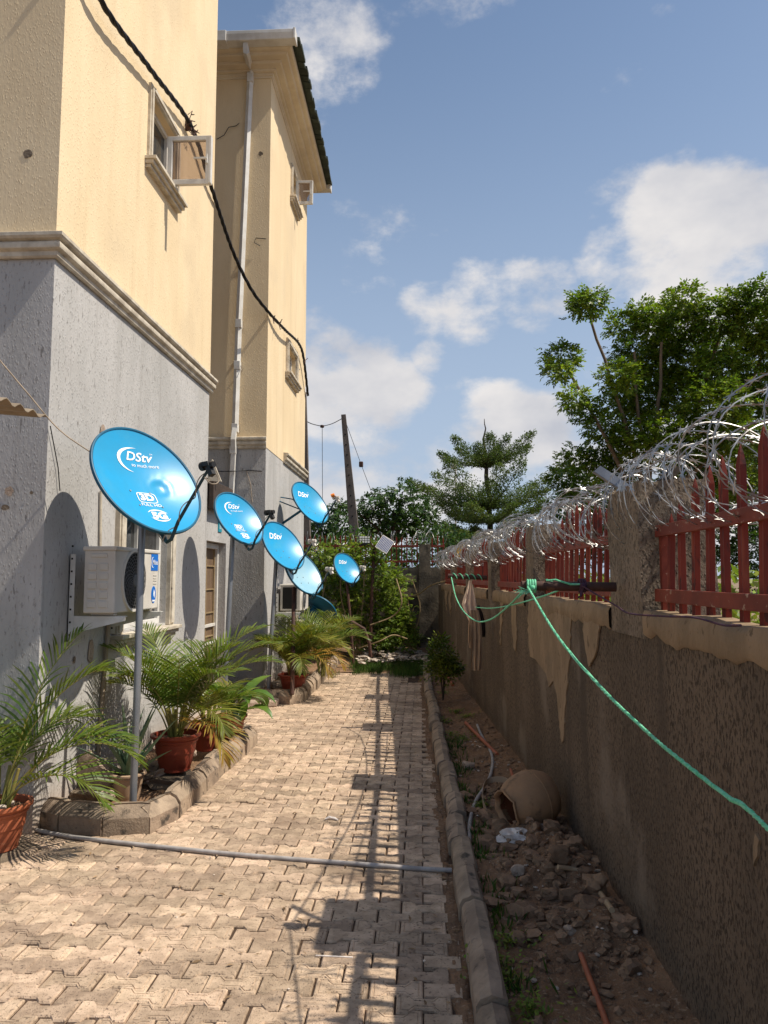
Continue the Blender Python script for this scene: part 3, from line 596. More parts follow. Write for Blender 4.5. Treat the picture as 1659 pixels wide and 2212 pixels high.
dp.tube(pt, .052, 4); dp.tube([atY(508, 922, Y2-.08), atY(504, 950, Y2-.14), atY(505, 975, Y2-.08), atY(498, 1095, Y2-.07), atY(478, 1420, Y2-.07)], .05, 4)
for (px, py) in ((541, 170), (516, 700), (513, 790), (508, 925), (504, 972)): dp.tube([atY(px, py-9, Y2-.075), atY(px, py+9, Y2-.075)], .066, 4)
dp.build('downpipe', 'pvcw', B2, bevel=.004)
w = window_x(B2, XB2, *U, 'glass', mull=0, surround=.07)
hy = yat(637, 410, XB2); open_leaf(w, XB2+.02, hy, atY(650, 442, hy).z, atY(650, 391, hy).z, atY(677, 400, hy).x-XB2-.04)
window_x(B2, XB2, *L, 'glass', mull=0, surround=.09, trimdepth=.04)
window_x(B2, XB2, *G, 'glass', mull=1, surround=.07)
def wires(pts, r, m, name='loose_wire', parent=None, n=5): mb = MB(); mb.tube(pts, r, n); return mb.build(name, m, parent)
wires([atY(468, 301, Y2-.03), atY(484, 292, Y2-.03), atY(494, 275, Y2-.04), atY(510, 272, Y2-.03), atY(517, 266, Y2-.03)], .006, 'cable', parent=B2)
wires([atY(575, 516, Y2-.03), atY(553, 514, Y2-.03), atY(549, 524, Y2-.04), atY(562, 531, Y2-.03)], .006, 'cable', parent=B2)
wires([atY(450, 1018, Y2-.02), atY(500, 1018, Y2-.14), atY(536, 1016, Y2-.02), atY(566, 1018, Y2-.02)], .007, 'cable', parent=B2)
wires([atY(532, 1016, Y2-.02), atY(541, 1045, Y2-.02), atY(545, 1085, Y2-.02)], .006, 'cablet', parent=B2)
chip(563, 332, 'Y', Y2, .035, .035, 'stoned', B2)

# ------------------------------------------------------------------ twisted power cable along both blocks
def catm(pts, n=8):
    pts = [Vector(p) for p in pts]; P = [pts[0]*2-pts[1]]+pts+[pts[-1]*2-pts[-2]]; out = []
    for i in range(1, len(P)-2):
        for k in range(n):
            t = k/n; a, b_, c, d = P[i-1:i+3]
            out.append(.5*((2*b_)+(c-a)*t+(2*a-5*b_+4*c-d)*t*t+(3*b_-a-3*c+d)*t**3))
    out.append(pts[-1]); return out
def twist(mb, pts, r, rad, turns, strands=3, n=6, ph=0):
    pts = [Vector(p) for p in pts]; L = 0; acc = [0]
    for a, b_ in zip(pts, pts[1:]): L += (b_-a).length; acc.append(L)
    for s in range(strands):
        o = []
        for i, p in enumerate(pts):
            t = (pts[min(i+1, len(pts)-1)]-pts[max(i-1, 0)]).normalized(); u = Vector((1, 0, 0)); u = (u-t*u.dot(t)).normalized(); w_ = t.cross(u)
            a = acc[i]/L*turns*2*math.pi+2*math.pi*s/strands+ph; o.append(p+(u*math.cos(a)+w_*math.sin(a))*rad)
        mb.tube(o, r, n)
hook = Vector((XB1+.06, yat(412, 272, XB1+.06), zat(412, 272, XB1+.06)))
CP = [atX(165, -140, -2.56), atX(224, 12, -2.56), atX(325, 150, -2.57), hook, atX(455, 400, -2.60), Vector(atY(500, 535, Y2-1.1)), Vector(atY(540, 620, Y2-.55)), atY(578, 672, Y2-.12), Vector((XB2+.10, yat(615, 712, XB2+.10), zat(615, 712, XB2+.10))), Vector((XB2+.08, yat(645, 742, XB2+.08), zat(645, 742, XB2+.08))), Vector((XB2+.07, yat(656, 775, XB2+.07), zat(656, 775, XB2+.07))), Vector((XB2+.05, Y2e+.03, zat(656, 840, XB2+.05)))]
cab = MB(); twist(cab, catm(CP, 16), .0145, .0125, 20); cb = cab.build('power_cable', 'cable', smooth=60)
tag(cb, 'thick twisted black cable looping down across both yellow walls', 'cable')
ties = MB()
for k in range(9):
    p = hook+Vector((random.uniform(-.02, .05), random.uniform(-.1, .1), random.uniform(-.12, .12))); ties.tube([p, p+Vector((.05, random.uniform(-.06, .06), random.uniform(-.06, .06))), p+Vector((.02, random.uniform(-.1, .1), random.uniform(-.12, .05)))], .005, 5)
ties.box(hook+Vector((-.06, -.02, -.05)), hook+Vector((.01, .02, .05))); ties.build('wire_tie', 'rust', cb)
for (px, py) in ((590, 690), (603, 700), (643, 738), (657, 781)):
    p = Vector((XB2+.1, yat(px, py, XB2+.1), zat(px, py, XB2+.1)))
    ties = MB()
    for k in range(3): ties.tube([p, p+Vector((random.uniform(0, .06), random.uniform(-.1, .1), random.uniform(-.1, .1)))], .007, 5)
    ties.build('wire_tie', 'rust', cb)
th = MB(); th.tube(catm([atY(-20, 755, 4.55), atY(60, 850, 4.75), atY(130, 930, 4.95), atY(212, 988, 5.15), atY(240, 1015, 5.45)], 8), .005, 6); tag(th.build('thin_cable', 'cablet', smooth=60), 'thin pale cable sagging to the back of the largest dish', 'cable')

# ------------------------------------------------------------------ boundary wall, pillars, red fence
PIL = [(-2.1, -1.55), (.55, 1.05), (3.46, 4.03), (6.10, 6.56), (8.42, 8.86), (10.6, 11.02), (13.0, 13.4), (15.35, 15.75)]
WT = 1.575
BW = thing('boundary_wall', (1.05, 3, 0), 'long dark roughcast boundary wall with plaster capping and square pillars along the right', 'wall')
mb = MB(); ys = [-3+.25*k for k in range(int(19.4/.25)+1)]; vs = []; fs = []
zs = [-.05, .3, .6, .9, 1.2, 1.44, WT]
for y in ys:
    for z in zs: vs.append((wallx(y)+.008*mnoise.noise(Vector((y*1.1, z*2, 0))), y, z+(.012*mnoise.noise(Vector((y*2.3, 0, 0))) if z == WT else 0)))
    for z in reversed(zs): vs.append((wallx(y)+.23, y, z+(.012*mnoise.noise(Vector((y*2.3, 4, 0))) if z == WT else 0)))
k = 14
for i in range(len(ys)-1):
    for j in range(k): fs.append((i*k+j, i*k+(j+1) % k, (i+1)*k+(j+1) % k, (i+1)*k+j))
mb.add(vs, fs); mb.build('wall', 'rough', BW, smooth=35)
def pillar(parent, x0, y0, x1, y1, z0, z1, m='pillar', seed=0):
    mb = MB(); n = 9; vs = []; fs = []; per = []
    for a, b_ in (((x0, y0), (x1, y0)), ((x1, y0), (x1, y1)), ((x1, y1), (x0, y1)), ((x0, y1), (x0, y0))):
        for q in range(5): per.append((a[0]+(b_[0]-a[0])*q/5, a[1]+(b_[1]-a[1])*q/5))
    P = len(per); cx, cy = (x0+x1)/2, (y0+y1)/2
    for i in range(n+1):
        z = z0+(z1-z0)*i/n; s = .965 if i == n else 1
        for (x, y) in per:
            jj = Vector((mnoise.noise(Vector((x*6+seed, y*6, z*4)))*.012, mnoise.noise(Vector((x*6, y*6+seed, z*4+9)))*.012, 0))
            vs.append((cx+(x-cx)*s+jj.x, cy+(y-cy)*s+jj.y, z+(0.03*mnoise.noise(Vector((x*8, y*8, seed))) if i == n else 0)))
    for i in range(n):
        for j in range(P): fs.append((i*P+j, i*P+(j+1) % P, (i+1)*P+(j+1) % P, (i+1)*P+j))
    fs.append(tuple(n*P+j for j in range(P))); mb.add(vs, fs); return mb.build('pillar', m, parent, smooth=40)
PH = [2.2, 2.2, 2.19, 2.17, 2.13, 2.12, 2.08, 2.1]
for i, (a, b_) in enumerate(PIL):
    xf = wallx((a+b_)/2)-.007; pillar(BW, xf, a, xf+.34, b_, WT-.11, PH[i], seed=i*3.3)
# plaster capping band with a ragged lower edge
for i in range(len(PIL)-1):
    y0, y1 = PIL[i][1]+.005, PIL[i+1][0]-.005; n = int((y1-y0)/.04); mb = MB(); vs = []; fs = []
    for q in range(n+1):
        y = y0+(y1-y0)*q/n; x = wallx(y); lo = WT-.10-.05*mnoise.noise(Vector((y*2.2, i, 0)))-.025*mnoise.noise(Vector((y*9, i, 3))); j = .006*mnoise.noise(Vector((y*5, 2, i)))
        zt = WT+.018+.012*mnoise.noise(Vector((y*3, 7, 0)))
        vs += [(x-.001, y, lo), (x-.014+j, y, lo+.012), (x-.016+j, y, WT-.01), (x-.004, y, zt), (x+.10, y, zt+.004)]
    for q in range(n):
        for j in range(4): fs.append((q*5+j, q*5+j+1, (q+1)*5+j+1, (q+1)*5+j))
    mb.add(vs, fs); mb.build('plaster_capping', 'plaster', BW, smooth=60)
# patches where the roughcast has fallen away
def patch(poly, name='bare_patch'):
    mb = MB(); pts = []
    n = len(poly)
    for i in range(n):
        a, b_ = poly[i], poly[(i+1) % n]; L = math.hypot(b_[0]-a[0], b_[1]-a[1]); k = max(1, int(L/9))
        for q in range(k):
            t = q/k; j = 1.6 if k > 1 else 0
            pts.append((a[0]+(b_[0]-a[0])*t+random.uniform(-j, j), a[1]+(b_[1]-a[1])*t))
    out = []
    for (px, py) in pts:
        r = ray(px, py); lo, hi = .5, 30
        for _ in range(40):
            m = (lo+hi)/2
            if EYE.x+r.x*m/r.y > wallx(m)-.008: hi = m
            else: lo = m
        out.append(EYE+r*(lo/r.y))
    mb.prism([(p.x-.003, p.y, p.z) for p in out], (.010, 0, 0)); return mb.build(name, 'plaster', BW)
patch([(1142, 1296), (1234, 1318), (1231, 1420), (1222, 1520), (1217, 1600), (1214, 1604), (1208, 1560), (1202, 1500), (1196, 1470), (1186, 1484), (1180, 1455), (1170, 1440), (1158, 1425), (1144, 1418), (1141, 1360)])
patch([(1258, 1318), (1296, 1328), (1292, 1395), (1284, 1420), (1274, 1441), (1268, 1420), (1262, 1380)])
patch([(1106, 1296), (1116, 1300), (1116, 1380), (1112, 1407), (1106, 1370), (1106, 1330)])
patch([(1081, 1300), (1087, 1303), (1084, 1360), (1080, 1395)])
patch([(960, 1262), (966, 1262), (966, 1320), (962, 1290)]); patch([(969, 1262), (975, 1264), (974, 1330), (970, 1300)]); patch([(980, 1268), (985, 1270), (984, 1320)])
patch([(1633, 1800), (1640, 1815), (1636, 1850), (1628, 1872), (1630, 1830)], 'chipped_hole')
TIPH = lambda t: 2.03+.22*math.sin(math.pi*t)**.8
def fence_panel(f, y0, y1, label, w=.044, sp=.134, tip=TIPH, zl=1.665, zu=1.955, zb=WT+.01, off=.085, lean=.03, xf=wallx, lab='boundary wall'):
    g = thing('fence_panel', (xf((y0+y1)/2)+off, (y0+y1)/2, zb), label, 'fence', 'red steel fence panels on the boundary wall')
    def X(y, z): return xf(y)+off+(z-1.6)*lean
    for (za, zb_) in ((zl-.028, zl+.028), (zu-.026, zu+.026)):
        m = MB(); a = Vector((X(y0, za)-.030, y0, 0)); b_ = Vector((X(y1, za)-.030, y1, 0)); n = Vector((.012, 0, 0))
        m.obox((a+b_)/2+Vector((0, 0, (za+zb_)/2)), (b_-a)/2, n, (0, 0, (zb_-za)/2)); m.build('rail', 'redrail', g, bevel=.003)
    for ye in (y0+.015, y1-.015):
        m = MB(); m.box((X(ye, 1.7)-.017, ye-.015, zb-.03), (X(ye, 1.7)+.017, ye+.015, zu+.02)); m.build('end_post', 'redrail', g)
    n = int((y1-y0-.12)/sp)
    for k in range(n):
        y = y0+.09+(y1-y0-.18)*k/(n-1); t = k/(n-1); zt = tip(t)+random.gauss(0, .008); ln = random.gauss(0, .004); ww = w/2
        m = MB(); pr = [(-ww, .010), (-ww*.8, -.010), (-ww*.3, -.004), (ww*.3, -.004), (ww*.8, -.010), (ww, .010), (ww*.8, .012), (-ww*.8, .012)]
        vs = []; zz = [zb-.05, zt-.075, zt-.03, zt]; sc_ = [1, 1, .55, .06]
        for z, s in zip(zz, sc_):
            for (a, b_) in pr: vs.append((X(y, z)+b_*s, y+a*s+ln*(z-zb)*8, z))
        fs = []
        for i in range(3):
            for j in range(8): fs.append((i*8+j, (i+1)*8+j, (i+1)*8+(j+1) % 8, i*8+(j+1) % 8))
        fs.append(tuple(24+j for j in range(8))); m.add(vs, fs); m.build('picket', 'red', g)
    return g
PLAB = ['red picket panel on the wall beside the camera, out of the photo', 'nearest and largest red picket panel, right of the thick near pillar', 'red picket panel just beyond the thick near pillar, above the pale bare patches', 'third red picket panel from the camera, between the second and third pillars', 'fourth red picket panel from the camera, behind the hanging khaki clothes', 'fifth red picket panel from the camera, small and half hidden by razor wire', 'farthest red picket panel of the right wall, next to the corner']
for i in range(1, len(PIL)-1): fence_panel(i, PIL[i][1]+.01, PIL[i+1][0]-.01, PLAB[i])
# razor wire coil
def razor(name, cx, y0, y1, rad, zc, pitch, label, along='y', wob=.05, blade=.026, rw=.0026, seed=1, bstep=.045):
    rnd = random.Random(seed); mb = MB(); turns = (y1-y0)/pitch; n = int(turns*26); pts = []
    for i in range(n+1):
        t = i/n; s = y0+(y1-y0)*t; a = 2*math.pi*turns*t
        rr = rad*(1+.22*mnoise.noise(Vector((s*1.7, seed, 0)))+.38*mnoise.noise(Vector((t*turns*.9, seed, 5)))+.10*math.sin(2*a+s*3))
        ss = s+pitch*2.2*mnoise.noise(Vector((t*turns*.45, seed, 9)))+.07*math.sin(a*.5+seed)
        c = Vector((cx(s), ss, zc(s))) if along == 'y' else Vector((ss, cx(s), zc(s)))
        u = Vector((1, 0, 0)) if along == 'y' else Vector((0, 1, 0)); v = Vector((0, 1, 0)) if along == 'y' else Vector((1, 0, 0))
        pts.append(c+u*rr*math.cos(a)+Vector((0, 0, 1))*rr*math.sin(a)*.92+v*(.22*pitch*math.sin(a*1.0+1)))
    mb.tube(pts, rw, 4, cap=False)
    acc = 0
    for a, b_ in zip(pts, pts[1:]):
        d = (b_-a); acc += d.length
        if acc > bstep:
            acc = 0; t = d.normalized(); q = Vector((rnd.gauss(0, 1), rnd.gauss(0, 1), rnd.gauss(0, 1))); w_ = t.cross(q).normalized()
            p = a.lerp(b_, rnd.random()); bl, bh = blade*1.15, blade*.58
            vs = [p-t*bl*.8+w_*bh, p+t*bl*.05+w_*.004, p+t*bl*.8+w_*bh, p+t*bl*.05-w_*.004+t*.006, p+t*bl*.8-w_*bh, p-t*.004-w_*.004, p-t*bl*.8-w_*bh, p-t*.006]
            mb.add(vs, [(0, 1, 5, 6, 7), (1, 2, 3, 4, 5)])
    o = mb.build(name, 'razor', smooth=60); return tag(o, label, 'razor wire')
razor('razor_wire', lambda s: wallx(s)+.12+.05*mnoise.noise(Vector((s*.8, 3, 0))), .2, 16.2, .205, lambda s: 2.14-.003*s+.13*max(0, min(1, (3.2-s)/2))+.06*mnoise.noise(Vector((s*.9, 7, 0))), .18, 'silver razor wire coil running over the pillars and fence of the right wall', seed=3)
razor('razor_wire', lambda s: wallx(s)+.10+.08*mnoise.noise(Vector((s*1.1, 1, 0))), 2.0, 16.2, .175, lambda s: 2.10+.08*mnoise.noise(Vector((s*1.3, 2, 0))), .15, 'second tangled razor wire coil inside the first, from the near pillar to the corner', seed=8, wob=.1)
mb = MB()
for (px, py, qx, qy, yy) in ((1290, 1012, 1375, 1068, 3.9), (1420, 1050, 1465, 1008, 3.6)):
    a, b_ = atY(px, py, yy), atY(qx, qy, yy-.2); d = (b_-a); u = d.normalized().cross(Vector((0, 1, 0))).normalized()*.022
    w_ = mb if px == 1290 else mb
    mb = MB(); mb.obox((a+b_)/2, d/2, u, (0, .003, 0)); mb.obox((a+b_)/2+Vector((0, .02, 0))-u, d/2, u*.12, (0, .02, 0)); mb.build('wire_arm', 'galv', BW)

# brown pipes sticking out of the pillars, washing lines, clothes
def tube_thing(name, pts, r, m, label, cat, n=12, group=None, smooth=60): mb = MB(); mb.tube(pts, r, n); return tag(mb.build(name, m, smooth=smooth), label, cat, group)
p1a, p1b = atY(1127, 1265, 3.75), atY(1330, 1268, 3.75)
P1 = tube_thing('steel_pipe', [p1a, p1b], .0235, 'rust', 'thick brown pipe stub jutting from the near pillar with green rope tied on', 'pipe', 16, smooth=50)
mb = MB(); mb.lathe([(.018, 0), (.018, .002)], Matrix.Translation(p1a) @ Matrix.Rotation(R(-90), 4, 'Y')); mb.build('pipe_mouth', 'dark', P1)
p2a, p2b = atY(968, 1244, 8.62), atY(1052, 1248, 8.62)
tube_thing('steel_pipe', [p2a, p2b], .026, 'rust', 'smaller far brown pipe stub holding the khaki clothes and green rope', 'pipe', 12)
knot = p1a+Vector((.045, -.02, .0))
def sagline(a, b_, sag, n=24): return [a.lerp(b_, i/n)-Vector((0, 0, sag*4*(i/n)*(1-i/n))) for i in range(n+1)]
ra = [atY(1140, 1268, 3.70), atY(1205, 1375, 3.05), atY(1300, 1487, 2.50), atY(1400, 1583, 2.10), atY(1480, 1650, 1.85), atY(1570, 1720, 1.64), atY(1659, 1790, 1.47), Vector((.735, .9, 1.09)), Vector((.79, .2, 1.02))]
rp = MB(); twist(rp, catm(ra, 30), .0033, .0026, 190, strands=3, n=6); gr = tag(rp.build('green_rope', 'rope', smooth=70), 'bright green rope stretched from the near pipe stub down across the right of the view', 'rope')
kn = MB()
for k in range(4):
    c = knot+Vector((.012*(k-1.5), 0, -.002)); kn.tube([c+Vector((.003*math.sin(a_*1.0), math.sin(a_)*.030, math.cos(a_)*.030)) for a_ in [j*2*math.pi/14 for j in range(14)]], .0055, 6, closed=True)
for k in range(12): kn.tube([knot+Vector((-.0, -.02, -.02)), knot+Vector((-.03, -.03, -.03+random.gauss(0, .01))), knot+Vector((-.07+random.gauss(0, .01), -.03, -.035+random.gauss(0, .018)))], .0015, 4)
kn.rock(knot+Vector((.0, -.03, -.01)), (.013, .013, .016), 3, 1, .2); kn.build('knot', 'rope', gr, smooth=60)
r2 = [atY(975, 1247, 8.6), atY(985, 1290, 8.2), atY(1003, 1322, 7.4), atY(1030, 1342, 6.4), atY(1060, 1338, 5.5), atY(1095, 1312, 4.5), atY(1122, 1285, 4.0), atY(1138, 1268, 3.75)]
tube_thing('green_rope', catm(r2, 8), .0058, 'rope', 'green rope sagging between the two pipe stubs', 'rope', 6)
r3 = [atY(1028, 1312, 8.3), atY(1060, 1314, 7.2), atY(1100, 1308, 6.0), atY(1160, 1292, 4.7), atY(1215, 1270, 4.0), atY(1190, 1256, 3.78), atY(1180, 1252, 3.74)]
tube_thing('green_rope', catm(r3, 8), .005, 'rope', 'green rope running from behind the hanging clothes up to the near pillar', 'rope', 6)
wires([atY(1180, 1254, 3.73), atY(1200, 1252, 3.72), atY(1232, 1262, 3.72), atY(1256, 1262, 3.72), atY(1262, 1270, 3.73)], .005, 'rope', 'rope_end', gr)
for x in (1262,): pass
rpp = [atY(1255, 1264, 3.72), atY(1290, 1285, 3.6), atY(1330, 1308, 3.4), atY(1360, 1325, 3.2), atY(1430, 1331, 2.9), atY(1500, 1334, 2.6), atY(1560, 1350, 2.4), atY(1600, 1351, 2.25)]
pr_ = tube_thing('purple_rope', catm(rpp, 8), .004, 'ropep', 'thin purple rope tied to the near pipe stub and lying along the wall top', 'rope', 6)
kn = MB(); c = Vector(atY(1257, 1265, 3.75))
for k in range(3): kn.tube([c+Vector((.012*(k-1), math.sin(a_)*.031, math.cos(a_)*.031)) for a_ in [j*2*math.pi/14 for j in range(14)]], .006, 6, closed=True)
kn.rock(c+Vector((0, -.03, .0)), (.018, .014, .016), 5, 1, .3); kn.tube([c+Vector((0, -.032, 0)), c+Vector((-.015, -.04, -.05)), c+Vector((-.03, -.04, -.06))], [.008, .007, .003], 5); kn.build('knot', 'ropep', pr_, smooth=60)
wl = MB()
for k in range(5):
    c = p2a.lerp(p2b, .12+k*.16); wl.tube([c+Vector((.05*math.sin(a_*.5), math.sin(a_)*.033, math.cos(a_)*.033)) for a_ in [j*2*math.pi/12 for j in range(13)]], .006, 5)
tag(wl.build('green_rope', 'rope', smooth=60), 'green rope end wound round the far pipe stub', 'rope')
def cloth(name, outline, Y, m, label, seed, thick=.012, amp=.03, parent=None):
    """hanging cloth from left/right outline rows (py, xl, xr), with folds"""
    mb = MB(); n = 12; vs = []; rows = []
    for (py, xl, xr) in outline:
        row = []
        for i in range(n+1):
            px = xl+(xr-xl)*i/n; f = amp*math.sin(i*1.35+seed+py*.02)*min(1, .35+(py-outline[0][0])/120)+.015*mnoise.noise(Vector((i*.7, py*.02, seed)))
            row.append(atY(px, py, Y)+Vector((0, f, 0)))
        rows.append(row)
    for r_ in rows: vs += r_
    for r_ in rows: vs += [p+Vector((0, thick, 0)) for p in r_]
    K = len(rows); M_ = K*(n+1); fs = []
    for j in range(K-1):
        for i in range(n):
            a = j*(n+1)+i; fs += [(a, a+1, a+n+2, a+n+1), (M_+a, M_+a+n+1, M_+a+n+2, M_+a+1)]
    for j in range(K-1):
        for a in (j*(n+1), j*(n+1)+n): fs.append((a, a+n+1, M_+a+n+1, M_+a))
    for i in range(n): fs += [(i, M_+i, M_+i+1, i+1), ((K-1)*(n+1)+i, (K-1)*(n+1)+i+1, M_+(K-1)*(n+1)+i+1, M_+(K-1)*(n+1)+i)]
    mb.add(vs, fs); o = mb.build(name, m, parent, smooth=70); return tag(o, label, 'clothing') if label else o
s1 = cloth('shirt', [(1254, 1013, 1018), (1270, 1009, 1022), (1290, 1002, 1026), (1305, 998, 1029), (1320, 1003, 1030), (1335, 1010, 1031), (1350, 1016, 1030), (1365, 1018, 1028)], 8.45, 'clothl', 'pale beige shirt bunched over the far pipe stub', 1.2)
s2 = cloth('trousers', [(1318, 1016, 1034), (1345, 1017, 1040), (1375, 1018, 1042), (1400, 1018, 1042), (1425, 1017, 1043), (1448, 1019, 1041)], 8.35, 'cloth', 'long khaki trousers hanging straight down in front of the dark wall', 2.2, amp=.02)
cloth('trouser_leg', [(1325, 1014, 1020), (1350, 1012, 1020), (1380, 1011, 1020), (1400, 1014, 1020)], 8.42, 'cloth', None, .3, amp=.01, parent=s2)
s3 = cloth('garment', [(1308, 1031, 1036), (1325, 1031, 1043), (1345, 1032, 1048), (1365, 1034, 1049), (1376, 1040, 1048)], 8.5, 'wood', 'dark brown garment hanging behind the khaki trousers', 4.0, amp=.02)

# ------------------------------------------------------------------ far wall closing the alley
YB = 16.4
FW = thing('back_wall', (-2, YB, 0), 'old stained block wall closing the far end of the alley, with pillars', 'wall')
mb = MB(); mb.box((-7, YB, -.05), (wallx(YB)+.3, YB+.2, 1.95)); mb.build('wall', 'oldwall', FW)
x_ = [atY(px, 1200, YB).x for px in (905, 930)]; pillar(FW, x_[0], YB-.05, x_[1], YB+.25, 0, atY(915, 1176, YB).z, 'oldwall', 5)
pillar(FW, -4.3, YB-.05, -3.95, YB+.25, 0, 2.5, 'oldwall', 8)
for (px, py, qx, qy) in ((862, 1242, 900, 1258), (864, 1270, 905, 1290)):
    a, b_ = atY(px, py, YB-.03), atY(qx, qy, YB-.03); m = MB(); m.box((a.x, YB-.03, a.z), (b_.x, YB, b_.z)); m.build('bare_block', 'stoned', FW)
def back_panel(x0, x1, label):
    g = thing('fence_panel', ((x0+x1)/2, YB+.1, 1.96), label, 'fence', 'red steel fence panels on the back wall')
    for z in (2.08, 2.42): m = MB(); m.box((x0, YB+.07, z-.025), (x1, YB+.09, z+.025)); m.build('rail', 'redrail', g)
    n = max(2, int((x1-x0)/.115))
    for k in range(n+1):
        x = x0+.03+(x1-x0-.06)*k/n; zt = 2.62+.05*math.sin(math.pi*k/n); m = MB(); m.add([(x-.014, YB+.092, 1.96), (x+.014, YB+.092, 1.96), (x+.014, YB+.092, zt-.04), (x, YB+.092, zt), (x-.014, YB+.092, zt-.04), (x-.014, YB+.11, 1.96), (x+.014, YB+.11, 1.96), (x+.014, YB+.11, zt-.04), (x, YB+.11, zt), (x-.014, YB+.11, zt-.04)], [(0, 1, 2, 3, 4), (9, 8, 7, 6, 5), (0, 5, 6, 1), (1, 6, 7, 2), (2, 7, 8, 3), (3, 8, 9, 4), (4, 9, 5, 0)])
        m.build('picket', 'red', g)
back_panel(-3.9, x_[0]-.01, 'wide red picket panel on the back wall left of its pillar, behind the shrubs')
back_panel(x_[1]+.01, wallx(YB)+.15, 'short red picket panel on the back wall right of its pillar')
razor('razor_wire', lambda s: YB+.12, -4.2, .5, .17, lambda s: 2.58, .16, 'razor wire coil on top of the red fence of the back wall', along='x', seed=5, rw=.004, bstep=.1)

